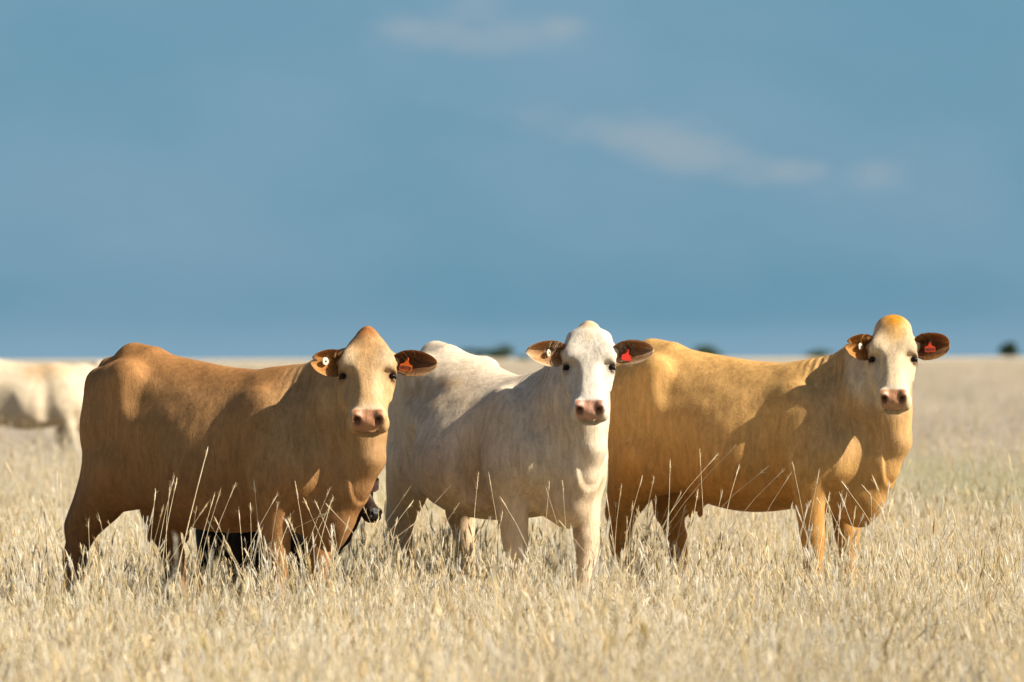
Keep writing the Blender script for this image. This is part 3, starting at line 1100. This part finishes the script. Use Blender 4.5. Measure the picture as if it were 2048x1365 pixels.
cow_b = dict(
    dim=0.88, head_width=1.08, yaw=57, chest_w=1.2, loc=(-0.09, 20.15), poll=poll_at(1178, 655, 19.45), pitch=33, hairs=170000, udder=0.6, brisket=0.85, dewlap=0.7,
    label='cream white cow in the middle with a plain red ear tag', cat='cow', group='cows in the pasture',
    head_shape=(1.06, 1), torso=[(x, t - 0.055 * min(1, max(0, (x + 0.25) / 0.4)) + 0.01, b, w * (1.0 + 0.26 * math.exp(-((x + 0.05) / 0.5) ** 2)), l) for x, t, b, w, l in TORSO],
    poll_bumps=[((-0.005, -0.02, 0), (0.035, 0.04, 0.030), 0.04), ((0.045, -0.045, 0.078), (0.035, 0.035, 0.028), 0.025), ((0.045, -0.045, -0.078), (0.035, 0.035, 0.028), 0.025),
                ((0.07, -0.01, 0), (0.06, 0.05, 0.09), 0.05)],
    step=((0.0, 0.10), (-0.02, 0.12)),
    colors=dict(coat=(0.68, 0.55, 0.39), top=(0.70, 0.585, 0.44), low=(0.62, 0.46, 0.30), neck=(0.68, 0.565, 0.42), face=(0.60, 0.54, 0.45),
                nose=(0.44, 0.22, 0.14), muzzle_rim=(0.66, 0.61, 0.53), tuft=(0.55, 0.45, 0.33),
                patch=[((-0.2, -0.25, 1.20), (0.26, 0.25, 0.12), (0.46, 0.31, 0.17), 0.8), ((0.25, -0.25, 0.75), (0.3, 0.25, 0.16), (0.52, 0.36, 0.22), 0.5),
                       ((0.1, -0.2, 1.15), (0.25, 0.25, 0.06), (0.54, 0.41, 0.26), 0.4)],
                head_patch=[((0.0, 0, 0), (0.05, 0.06, 0.04), (0.55, 0.33, 0.13), 0.8), ((0.09, 0.05, 0.0), (0.035, 0.04, 0.03), (0.62, 0.46, 0.30), 0.5)]),
    ears=[dict(size=(0.235, 0.070), inner=(0.52, 0.27, 0.10), rim=(0.75, 0.60, 0.42), outer=(0.66, 0.54, 0.4), lift=4, back=-34, cup=0.7,  # inner colour has the sun on this hollow painted in
               tag=dict(kind='button', at=(0.50, -0.05, 0.006), rot=(0, 30, 0), label='round cream button tag seen half from the side')),
          dict(size=(0.215, 0.066), inner=(0.26, 0.13, 0.05), rim=(0.62, 0.48, 0.33), outer=(0.66, 0.54, 0.4), lift=8, back=-12, cup=0.7, droop=-0.03,  # inner colour darkened to paint the hollow's shade
               tag=dict(kind='flag', mat=TAG_RED, text='', at=(0.42, 0.05, 0.028), rot=(-8, 35, -22), s=0.8, label='plain red ear tag'))],
)
cow_c = dict(
    dim=0.96, head_width=1.02, yaw=34, loc=(1.25, 20.55), poll=poll_at(1786, 646, 20.08), pitch=36, hairs=170000, udder=0.7, brisket=1.0, dewlap=0.9,
    label='golden cow at the right with a pale face and orange forelock', cat='cow', group='cows in the pasture',
    head_shape=(0.94, 1), torso=[(x, t + 0.02, b + 0.02, w, l) for x, t, b, w, l in TORSO],
    poll_bumps=[((0.03, -0.02, 0), (0.07, 0.065, 0.085), 0.05), ((0.06, 0.0, 0), (0.06, 0.05, 0.07), 0.05)],
    step=((-0.02, 0.14), (0.0, 0.05)),
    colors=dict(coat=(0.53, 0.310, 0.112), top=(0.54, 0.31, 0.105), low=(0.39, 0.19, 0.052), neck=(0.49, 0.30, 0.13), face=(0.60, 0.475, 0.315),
                nose=(0.38, 0.18, 0.09), muzzle_rim=(0.66, 0.56, 0.42), tuft=(0.4, 0.2, 0.07),
                head_patch=[((0.02, 0.03, 0.005), (0.10, 0.12, 0.075), (0.46, 0.20, 0.02), 1.2), ((0.12, 0.05, 0.02), (0.05, 0.05, 0.04), (0.58, 0.35, 0.10), 0.6)]),
    ears=[dict(size=(0.165, 0.072), inner=SUNLIT_IN, full=0.9, rim=(0.50, 0.27, 0.08), notch=0.16, nv0=0.25, lift=5, back=-36, cup=0.6,
               tag=dict(kind='button', at=(0.52, -0.05, 0.006), rot=(0, 25, 0), label='round cream button tag turned half aside')),
          dict(size=(0.19, 0.074), full=1.0, inner=(0.15, 0.06, 0.025), rim=(0.45, 0.24, 0.08), lift=6, back=-14, cup=0.65,  # shade inside this ear is put into its inner colour
               tag=dict(kind='flag', mat=TAG_REDOR, text='00210', at=(0.50, 0.22, 0.028), rot=(-8, 20, -5), s=0.82, label='red orange ear tag with dark digits'))],
)
CALF_T = [(x * 0.95, 0.70 + (t - 0.95) * 1.0 * 0.88 + 0.03, 0.70 + (b - 0.95) * 0.62 + 0.08, w * 0.78, l) for x, t, b, w, l in TORSO]
calf = dict(
    yaw=44, loc=(-1.25, 19.5), scale=0.55, poll=poll_at(704, 945, 19.2), pitch=44, face_yaw=38, head_scale=1.0, hairs=30000, udder=0, brisket=0.6, dewlap=0.3, neck=0.85,
    fine=0.010, coarse=0.02,
    dim=0.5, label='black calf half hidden behind the nearest tan cow', cat='calf',
    poll_bumps=[((0.02, -0.02, 0), (0.05, 0.05, 0.07), 0.04)],
    step=((0.05, 0.12), (0.0, 0.10)),
    colors=dict(coat=(0.016, 0.013, 0.012), face=(0.05, 0.026, 0.017), nose=(0.02, 0.018, 0.018), muzzle_rim=(0.05, 0.026, 0.018), tuft=(0.012, 0.01, 0.01), lid=(0.02, 0.015, 0.012),
                head_patch=[((0.24, 0.05, 0.03), (0.10, 0.05, 0.022), (0.6, 0.5, 0.38), 0.9)]),
    ears=[dict(size=(0.17, 0.065), inner=(0.05, 0.025, 0.018), rim=(0.16, 0.06, 0.03), lift=6, back=15),
          dict(size=(0.18, 0.072), inner=(0.05, 0.025, 0.018), outer=(0.06, 0.03, 0.02), rim=(0.20, 0.07, 0.035), lift=16, back=0, cup=0.4)],
)
cow_d = dict(
    dim=0.70, yaw=-4, loc=(-5.90, 46.3), poll=poll_at(197, 722, 46.75), pitch=48, face_yaw=62, hairs=40000, udder=0.5, fine=0.010, coarse=0.018,
    label='pale cream cow walking in the background behind the tan cow', cat='cow', group='cows in the pasture',
    poll_bumps=[((0.02, -0.02, 0), (0.05, 0.05, 0.07), 0.04)],
    step=((0.15, -0.1), (0.22, -0.12)),
    colors=dict(coat=(0.70, 0.58, 0.42), face=(0.72, 0.6, 0.45), nose=(0.55, 0.30, 0.2), low=(0.66, 0.54, 0.40), tuft=(0.55, 0.45, 0.33),
                patch=[((0.2, -0.2, 1.25), (0.2, 0.3, 0.12), (0.52, 0.33, 0.15), 0.7), ((0.5, -0.2, 1.25), (0.3, 0.3, 0.08), (0.6, 0.42, 0.24), 0.6)]),
    ears=[dict(size=(0.20, 0.066), inner=(0.2, 0.12, 0.08), outer=(0.30, 0.22, 0.16), rim=(0.6, 0.45, 0.3), lift=-20, back=30,
               tag=dict(kind='flag', mat=TAG_ORANGE, text='', at=(0.4, 0.0, 0.03), rot=(0, 0, 0), s=1.0, label='orange ear tag')),
          dict(size=(0.19, 0.062), inner=(0.25, 0.14, 0.07), rim=(0.6, 0.45, 0.3), lift=5, back=15)],
)
CATTLE = [('cow', cow_a), ('cow', cow_b), ('cow', cow_c), ('calf', calf), ('cow', cow_d)]
for nm, sp in CATTLE:
    build_bovine(nm, sp)

# ------------------------------------------------------------------ ground
def ground_mat():
    m, n, o = new_mat('dry_pasture_soil')
    tc = n.new('ShaderNodeTexCoord').outputs['Object']
    n1 = n.noise(tc, 0.05, 5, 0.6)
    n2 = n.noise(tc, 2.5, 5, 0.65)
    n3 = n.noise(tc, 40, 3, 0.6)
    c = n.mix(n.ramp(n1, 0.3, 0.7), (0.40, 0.335, 0.23, 1), (0.46, 0.395, 0.28, 1))
    c = n.mix(n.ramp(n2, 0.35, 0.7, 0, 0.5), c, (0.33, 0.275, 0.175, 1))
    c = n.mix(n.ramp(n3, 0.3, 0.75, 0, 0.4), c, (0.50, 0.43, 0.31, 1))
    p = principled(n, c, 0.95, 0.1, 0, bump(n, n.math('ADD', n3, n2), 0.6, 0.05))
    n.t.links.new(p.outputs[0], o.inputs[0])
    return m


def build_ground():
    # fine enough near the camera for gentle swells, reaching past the horizon
    ys = np.concatenate([np.linspace(-60, 120, 61), np.geomspace(135, 6000, 30)])
    xs = np.concatenate([-np.geomspace(4000, 62, 18), np.linspace(-60, 60, 41), np.geomspace(62, 4000, 18)])
    X, Y = np.meshgrid(xs, ys, indexing='ij')
    Z = 0 * X
    V = np.stack([X.ravel(), Y.ravel(), Z.ravel()], 1)
    ny = len(ys)
    i, j = np.meshgrid(np.arange(len(xs) - 1), np.arange(ny - 1), indexing='ij')
    a = (i * ny + j).ravel()
    F = np.stack([a, a + ny, a + ny + 1, a + 1], 1)
    g = add_obj('ground', mesh_np('ground', V, F, mats=[ground_mat()]))
    tag(g, 'dry pale pasture ground reaching to the horizon', kind='structure')


build_ground()


# ------------------------------------------------------------------ grass
def straw_mat(name, trans=0.55):
    m, n, o = new_mat(name)
    at = n.new('ShaderNodeAttribute', attribute_name='coat').outputs['Color']
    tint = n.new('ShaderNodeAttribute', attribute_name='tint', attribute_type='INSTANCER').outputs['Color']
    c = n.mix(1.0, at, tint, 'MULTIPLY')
    p = principled(n, c, 0.62, 0.25)
    t = n.new('ShaderNodeBsdfTranslucent')
    n.put(t.inputs[0], c)
    ms = n.new('ShaderNodeMixShader')
    ms.inputs[0].default_value = trans
    n.t.links.new(p.outputs[0], ms.inputs[1])
    n.t.links.new(t.outputs[0], ms.inputs[2])
    n.t.links.new(ms.outputs[0], o.inputs[0])
    return m


STRAW = straw_mat('dry_straw')


def stalk_mat():
    m, n, o = new_mat('seed_stalk_straw')
    tc = n.new('ShaderNodeTexCoord').outputs['Object']
    c = n.mix(n.ramp(n.noise(tc, 9, 3), 0.3, 0.7), (0.48, 0.37, 0.22, 1), (0.66, 0.56, 0.38, 1))
    p = principled(n, c, 0.6, 0.3)
    n.t.links.new(p.outputs[0], o.inputs[0])
    return m


STALK = stalk_mat()


class Ribbons:
    def __init__(self):
        self.V, self.F, self.C = [], [], []

    def blade(self, base, az, h, lean, curl, w, col, seg=3, face=None):
        """flat tapering blade that arches over"""
        face = rng.uniform(0, math.pi) if face is None else face
        wd = np.array((math.cos(face), math.sin(face), 0))
        d = np.array((math.cos(az), math.sin(az), 0))
        n0 = len(self.V)
        p = np.array(base, float)
        ang = lean
        for i in range(seg + 1):
            t = i / seg
            ww = w * (1 - t ** 1.6) * 0.5 + 0.0004
            self.V += [p - wd * ww, p + wd * ww]
            k = 0.85 + 0.15 * t
            self.C += [col * k, col * k]
            st = h / seg
            p = p + st * (math.sin(ang) * d + math.cos(ang) * np.array((0, 0, 1.0)))
            ang += curl / seg * (1 + 1.5 * t)
        for i in range(seg):
            a = n0 + 2 * i
            self.F.append((a, a + 1, a + 3, a + 2))

    def tube(self, pts, rad, col, sides=4):
        n0 = len(self.V)
        pts = [np.array(p, float) for p in pts]
        for i, (p, r) in enumerate(zip(pts, rad)):
            t = pts[min(i + 1, len(pts) - 1)] - pts[max(i - 1, 0)]
            t = t / (np.linalg.norm(t) + 1e-9)
            u = np.cross(t, (0.3, 1, 0.1))
            u /= np.linalg.norm(u)
            v = np.cross(t, u)
            for k in range(sides):
                an = 2 * math.pi * k / sides
                self.V.append(p + r * (math.cos(an) * u + math.sin(an) * v))
                self.C.append(col)
        for i in range(len(pts) - 1):
            for k in range(sides):
                a, b = n0 + i * sides + k, n0 + i * sides + (k + 1) % sides
                self.F.append((a, b, b + sides, a + sides))

    def stalk(self, base, tip, bow, r, col, head=0.09, hr=0.0045):
        """seed stalk from base to tip with a bow, and a slim seed head near its end"""
        base, tip = np.array(base, float), np.array(tip, float)
        mid = (base + tip) / 2 + np.array(bow)
        n = 7
        P = []
        for i in range(n):
            t = i / (n - 1)
            P.append((1 - t) ** 2 * base + 2 * t * (1 - t) * mid + t * t * tip)
        self.tube(P, [r * (1 - .45 * i / (n - 1)) for i in range(n)], col)
        d = P[-1] - P[-2]
        d /= np.linalg.norm(d)
        L = head
        s = P[-1]
        q = [s - d * L * .15, s + d * L * .1, s + d * L * .35, s + d * L * .7, s + d * L]
        self.tube(q, [r * .6, hr, hr * 1.15, hr * .8, 0.0004], col * 1.05)
        for k in range(5):      # bristles standing off the head
            b0 = s + d * L * rng.uniform(-.2, .7)
            off = rng.normal(0, 1, 3)
            off -= d * (off @ d)
            off /= np.linalg.norm(off) + 1e-6
            e = b0 + d * rng.uniform(.012, .03) + off * rng.uniform(.006, .016)
            self.tube([b0, e], [0.0011, 0.0004], col * 1.1, 3)

    def mesh(self, name, mats):
        return mesh_np(name, np.array(self.V), np.array(self.F), np.array(self.C), mats, smooth=False)


def straw_col(green=0.06):
    q = rng.random()
    if q < green:
        c = np.array((0.47, 0.45, 0.20)) * rng.uniform(.75, 1.15)
    elif q < 0.38:
        c = np.array((0.82, 0.77, 0.66)) * rng.uniform(.88, 1.08)
    elif q < 0.84:
        c = np.array((0.78, 0.675, 0.465)) * rng.uniform(.85, 1.1)
    elif q < 0.93:
        c = np.array((0.62, 0.51, 0.26)) * rng.uniform(.8, 1.1)
    else:
        c = np.array((0.52, 0.38, 0.20)) * rng.uniform(.8, 1.1)
    return c


tufts = bpy.data.collections.new('grass_tuft_shapes')      # instanced only, never shown itself
NV = 14
for t in range(NV):
    R = Ribbons()
    tall = t >= 10
    g = 0.05 if t not in (3, 7) else 0.20
    nb = 84 if not tall else 56
    for i in range(nb):
        r = 0.13 * math.sqrt(rng.random())
        an = rng.uniform(0, 2 * math.pi)
        base = (r * math.cos(an), r * math.sin(an), -0.01)
        R.blade(base, an + rng.normal(0, .9), rng.uniform(0.17, 0.40) * (1 - r), abs(rng.normal(0.16, 0.24)), rng.normal(1.2, 1.1), rng.uniform(0.0015, 0.0038), straw_col(g), 4)
    for i in range(24):         # curled dead leaf tips near the top
        an = rng.uniform(0, 6.28)
        r = rng.uniform(0, .12)
        b = (r * math.cos(an), r * math.sin(an), rng.uniform(.12, .27))
        R.blade(b, an, rng.uniform(.06, .13), rng.uniform(.2, .9), rng.uniform(1.6, 3.6), rng.uniform(.002, .004), straw_col(0) * 1.08, 5)
    for i in range(4):          # thin culms with small heads
        an = rng.uniform(0, 6.28)
        h = rng.uniform(.30, .42)
        R.stalk((0, 0, 0), (math.cos(an) * h * .22, math.sin(an) * h * .22, h), (0, 0, .02), 0.0016, straw_col(0), 0.05, 0.0032)
    if tall:
        for i in range(rng.integers(2, 5)):
            an = rng.uniform(0, 6.28)
            h = rng.uniform(.46, .66)
            ln = rng.uniform(.08, .35)
            R.stalk((rng.normal(0, .04), rng.normal(0, .04), 0), (math.cos(an) * h * ln, math.sin(an) * h * ln, h), (0, 0, .04), 0.002, straw_col(0), rng.uniform(.04, .07), 0.003)
    me = R.mesh('grass_tuft', [STRAW])
    tufts.objects.link(bpy.data.objects.new('grass_tuft_%02d' % t, me))


def build_grass():
    P, SC, VR = [], [], []
    half = 1024 / PXR
    for y0, y1, dens, sc, pad in ((8, 32, 42, 1.0, 5.5), (32, 70, 22, 1.05, 7), (70, 160, 7, 1.35, 13), (160, 420, 1.6, 2.0, 28), (420, 900, 0.35, 3.2, 50)):
        w0, w1 = half * y0 + pad, half * y1 + pad
        n = int((w0 + w1) * (y1 - y0) * dens)
        t = rng.random(n)
        # uniform over the trapezoid
        y = y0 + (y1 - y0) * ((np.sqrt(w0 ** 2 + t * (w1 ** 2 - w0 ** 2)) - w0) / (w1 - w0))
        x = rng.uniform(-1, 1, n) * (half * y + pad)
        P.append(np.stack([x, y, np.zeros(n)], 1))
        SC.append(np.full(n, sc))
    P = np.concatenate(P)
    SC = np.concatenate(SC)
    n = len(P)
    hn = 0.55 * value_noise(P[:, 0] + 500, P[:, 1] + 500, 1.3, 3) + 0.45 * value_noise(P[:, 0] + 500, P[:, 1] + 500, 0.33, 4)
    gn = value_noise(P[:, 0] + 500, P[:, 1] * 0.5 + 500, 2.1, 5)
    g2 = value_noise(P[:, 0] + 500, P[:, 1] + 500, 0.5, 9)
    wide = SC * rng.uniform(0.85, 1.2, n)
    high = np.where(SC > 1.2, 1.0 + (SC - 1) * 0.25, 1.0) * (0.56 + 0.66 * hn) * rng.uniform(0.72, 1.22, n)
    var = rng.integers(0, 10, n)
    tallp = 0.08 + 0.08 * (hn > .6)
    var = np.where(rng.random(n) < tallp, rng.integers(10, NV, n), var)
    green = np.clip((gn - 0.70) * 1.4, 0, 0.3) * (P[:, 1] > 20) + np.clip((g2 - .8) * 1.2, 0, .2)
    tint = np.ones((n, 4))
    b = rng.uniform(0.86, 1.12, n) * (0.86 + 0.2 * g2) * (0.9 + 0.2 * value_noise(P[:, 0] + 500, P[:, 1] * .4 + 500, 3.3, 12))
    far = sstep(P[:, 1], 22, 60)      # darkening and haze of distance painted into the tuft tint
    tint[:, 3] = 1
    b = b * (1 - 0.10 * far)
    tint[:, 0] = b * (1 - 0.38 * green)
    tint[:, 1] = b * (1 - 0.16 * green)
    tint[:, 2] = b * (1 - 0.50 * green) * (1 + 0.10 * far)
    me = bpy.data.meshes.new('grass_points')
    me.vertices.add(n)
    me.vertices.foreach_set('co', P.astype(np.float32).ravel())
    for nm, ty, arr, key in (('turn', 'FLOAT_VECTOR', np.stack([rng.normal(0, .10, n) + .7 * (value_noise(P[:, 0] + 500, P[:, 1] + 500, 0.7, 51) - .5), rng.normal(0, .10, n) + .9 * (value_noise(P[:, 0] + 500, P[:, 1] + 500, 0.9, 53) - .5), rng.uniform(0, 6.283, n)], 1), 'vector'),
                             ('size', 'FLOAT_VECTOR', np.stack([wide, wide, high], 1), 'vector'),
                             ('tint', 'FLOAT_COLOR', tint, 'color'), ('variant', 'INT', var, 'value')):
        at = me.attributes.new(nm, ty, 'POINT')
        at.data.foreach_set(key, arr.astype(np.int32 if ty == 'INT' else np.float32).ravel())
    o = add_obj('dry_grass', me)
    tag(o, 'dry straw coloured grass covering the whole pasture', 'grass', kind='stuff')
    ng = bpy.data.node_groups.new('scatter_grass', 'GeometryNodeTree')
    ng.interface.new_socket('Geometry', in_out='INPUT', socket_type='NodeSocketGeometry')
    ng.interface.new_socket('Geometry', in_out='OUTPUT', socket_type='NodeSocketGeometry')
    N = ng.nodes
    gi, go = N.new('NodeGroupInput'), N.new('NodeGroupOutput')
    ip = N.new('GeometryNodeInstanceOnPoints')
    ci = N.new('GeometryNodeCollectionInfo')
    ci.inputs['Collection'].default_value = tufts
    ci.inputs['Separate Children'].default_value = True
    ci.inputs['Reset Children'].default_value = True

    def named(nm, ty):
        a = N.new('GeometryNodeInputNamedAttribute')
        a.data_type = ty
        a.inputs['Name'].default_value = nm
        return a.outputs['Attribute']
    er = N.new('FunctionNodeEulerToRotation')
    L = ng.links.new
    L(gi.outputs[0], ip.inputs['Points'])
    L(ci.outputs[0], ip.inputs['Instance'])
    ip.inputs['Pick Instance'].default_value = True
    L(named('variant', 'INT'), ip.inputs['Instance Index'])
    L(named('turn', 'FLOAT_VECTOR'), er.inputs[0])
    L(er.outputs[0], ip.inputs['Rotation'])
    L(named('size', 'FLOAT_VECTOR'), ip.inputs['Scale'])
    L(ip.outputs[0], go.inputs[0])
    md = o.modifiers.new('scatter', 'NODES')
    md.node_group = ng
    print('grass tufts', n)


if not PREVIEW:
    build_grass()


# ------------------------------------------------------------------ tall seed stalks standing against the cattle
STALKS = [(433, 1072, 459, 978), (461, 1095, 437, 1039), (509, 1064, 509, 968), (480, 1068, 478, 1023), (517, 1056, 543, 992), (527, 1058, 541, 998),
          (605, 1100, 594, 978), (605, 1095, 652, 978), (628, 1080, 658, 996), (640, 1085, 656, 1006), (675, 1097, 636, 1003), (697, 1060, 666, 1009), (590, 1058, 636, 1019),
          (757, 1064, 757, 964), (765, 1064, 804, 982), (773, 1074, 814, 1002), (775, 1090, 818, 1040), (335, 1085, 348, 965), (322, 1090, 343, 955), (300, 1085, 308, 985),
          (345, 1070, 337, 975), (395, 1085, 420, 1000), (410, 1090, 432, 990), (385, 1080, 390, 1010), (212, 1100, 200, 1030), (228, 1105, 222, 1045), (180, 1110, 176, 1040),
          (545, 1085, 552, 1005), (560, 1090, 585, 1010), (495, 1090, 500, 1010)]
STALKS_BACK = [(831, 1067, 890, 968), (955, 1051, 953, 960), (997, 1067, 981, 960), (1037, 1067, 1011, 1000), (1084, 1063, 1096, 968), (1108, 1055, 1096, 980), (1131, 1067, 1125, 968),
               (1175, 1047, 1169, 984), (1238, 1087, 1238, 984), (1254, 1067, 1278, 960), (1310, 1087, 1310, 996), (1329, 1067, 1339, 929), (1313, 1085, 1416, 917), (1318, 1075, 1352, 990),
               (1408, 1060, 1400, 915), (1310, 1080, 1457, 893), (1455, 1030, 1472, 937), (1440, 1035, 1516, 937), (1500, 1010, 1550, 944), (1540, 1030, 1567, 956), (1607, 1030, 1587, 929),
               (1618, 1030, 1632, 956), (1735, 1040, 1694, 968), (1762, 1020, 1737, 976), (1752, 1060, 1741, 996), (1225, 1080, 1215, 1000), (1265, 1085, 1262, 1010), (1380, 1070, 1392, 985),
               (1430, 1060, 1440, 985), (1640, 1060, 1655, 990), (1660, 1070, 1640, 1000), (870, 1085, 905, 1010), (850, 1080, 842, 1005)]


def add_stalk(R_, x0, y0, x1, y1, Y, r=0.0019, head=0.075, hr=0.0026):
    p1 = np.array(px2w(x1, y1 + 14, Y + rng.normal(0, .08)))
    p0 = np.array(px2w(x0, y0, Y))
    d = p1 - p0
    foot = p0 - d * (p0[2] / max(d[2], .05)) * 0.6
    foot[2] = -0.01
    ll = np.linalg.norm(p1 - foot)
    bow = np.array((-0.18 * (p1[0] - foot[0]) + rng.normal(0, .05) * ll, rng.normal(0, .03), 0.03 + 0.15 * abs(p1[0] - foot[0])))
    R_.stalk(foot, p1, bow, r, np.array((0.8, 0.68, 0.47)) * rng.uniform(.85, 1.1), head * rng.uniform(.6, 1.1), hr * rng.uniform(.7, 1.1))


RS = Ribbons()
for q in STALKS:
    add_stalk(RS, *q, 17.95 + rng.normal(0, .12))
for q in STALKS_BACK:
    add_stalk(RS, *q, 19.25 + rng.normal(0, .12))
for i in range(150):       # more of the same scattered round about
    Y = rng.uniform(15.5, 30)
    x = rng.uniform(-1, 1) * (0.14 * Y + 0.6)
    h = rng.uniform(.42, .62)
    ln = rng.normal(0.12, .2) * h
    RS.stalk((x, Y, 0), (x + ln, Y + rng.normal(0, .1), h), (-.1 * ln, 0, .03), 0.0022, np.array((0.8, 0.68, 0.47)) * rng.uniform(.85, 1.1), rng.uniform(.035, .06), 0.0028)
st = add_obj('seed_stalks', RS.mesh('seed_stalks', [STALK]))
tag(st, 'scattered tall dry seed stalks rising above the grass', 'grass', kind='stuff')
RB = Ribbons()
p0, p1 = px2w(372, 1055, 17.8), px2w(410, 912, 17.8)
foot = p0 - (p1 - p0) * (p0.z / (p1.z - p0.z)) * 0.8
foot.z = -0.01
RB.stalk(foot, p1, (-0.015, 0, 0.02), 0.0042, np.array((0.72, 0.55, 0.36)), 0.05, 0.0036)
ls = add_obj('grass_stalk', RB.mesh('grass_stalk', [STALK]))
tag(ls, 'tallest thick straw stalk leaning right before the tan cow belly', 'grass stalk')


# ------------------------------------------------------------------ trees along the horizon
def leaf_mat():
    m, n, o = new_mat('far_tree_leaves')
    at = n.new('ShaderNodeAttribute', attribute_name='coat').outputs['Color']
    p = principled(n, at, 0.7, 0.2)
    t = n.new('ShaderNodeBsdfTranslucent')
    n.put(t.inputs[0], at)
    ms = n.new('ShaderNodeMixShader')
    ms.inputs[0].default_value = 0.25
    n.t.links.new(p.outputs[0], ms.inputs[1])
    n.t.links.new(t.outputs[0], ms.inputs[2])
    n.t.links.new(ms.outputs[0], o.inputs[0])
    return m


LEAF = leaf_mat()
BARK = simple_mat('far_tree_bark', (0.11, 0.085, 0.06), 0.9, 0.1)


def far_tree(px, Y, h, w, label, lobes=7, low=0.15):
    root = bpy.data.objects.new('tree' if h > 2.2 else 'bush', None)
    COL.objects.link(root)
    root.location = ((px - 1024) / PXR * Y, Y, 0)
    T = Ribbons()
    T.tube([(0, 0, -.1), (0.03 * h, 0, h * .25), (-.02 * h, .02 * h, h * .55)], [h * .045, h * .035, h * .02], np.array((1, 1, 1.)), 7)
    ctr = []
    for i in range(lobes):
        a = rng.uniform(0, 6.28)
        r = rng.uniform(.1, .34) * w
        z = h * rng.uniform(low + .22, .82)
        ctr.append((r * math.cos(a), r * math.sin(a), z))
        T.tube([(0, 0, h * rng.uniform(.15, .4)), (ctr[-1][0] * .6, ctr[-1][1] * .6, z * .8), ctr[-1]], [h * .022, h * .013, h * .005], np.array((1, 1, 1.)), 5)
    ctr.append((0, 0, h * .8))
    add_obj('trunk', T.mesh('trunk', [BARK]), root)
    V, F, C = [], [], []
    for c in ctr:
        R0 = np.array((rng.uniform(.22, .32) * w, rng.uniform(.22, .32) * w, rng.uniform(.16, .24) * h))
        for k in range(420):
            d = rng.normal(0, 1, 3)
            d /= np.linalg.norm(d)
            p = np.array(c) + d * R0 * rng.random() ** 0.4
            if p[2] < low * h: continue
            u = rng.normal(0, 1, 3)
            u /= np.linalg.norm(u)
            v = np.cross(u, rng.normal(0, 1, 3))
            v /= np.linalg.norm(v)
            sz = rng.uniform(.12, .26) * h / 5
            n0 = len(V)
            V += [p - u * sz, p + v * sz * .6, p + u * sz, p - v * sz * .6]
            F.append((n0, n0 + 1, n0 + 2, n0 + 3))
            C += [np.array((0.045, 0.075, 0.035)) * rng.uniform(.7, 1.3)] * 4
    add_obj('crown', mesh_np('crown', np.array(V), np.array(F), np.array(C), [LEAF], smooth=False), root)
    tag(root, label, 'tree' if h > 2.2 else 'bush', 'trees on the horizon')


far_tree(958, 1300, 4.6, 15.0, 'broad low dark tree on the horizon, left of its clump', 9, 0.05)
far_tree(1008, 1300, 5.9, 13.0, 'taller dark tree on the horizon beside the cream cow ear', 8, 0.05)
far_tree(1045, 1290, 2.15, 9.0, 'low dark bush at the right end of the horizon clump', 6, 0.0)
far_tree(1412, 1300, 5.4, 13.0, 'dark tree just behind the back of the golden cow', 8, 0.1)
far_tree(1640, 1300, 4.0, 11.0, 'small round dark tree on the horizon left of the golden cow head', 8, 0.05)
far_tree(2019, 1300, 6.4, 7.0, 'lone upright tree on the horizon at the right edge', 8, 0.1)
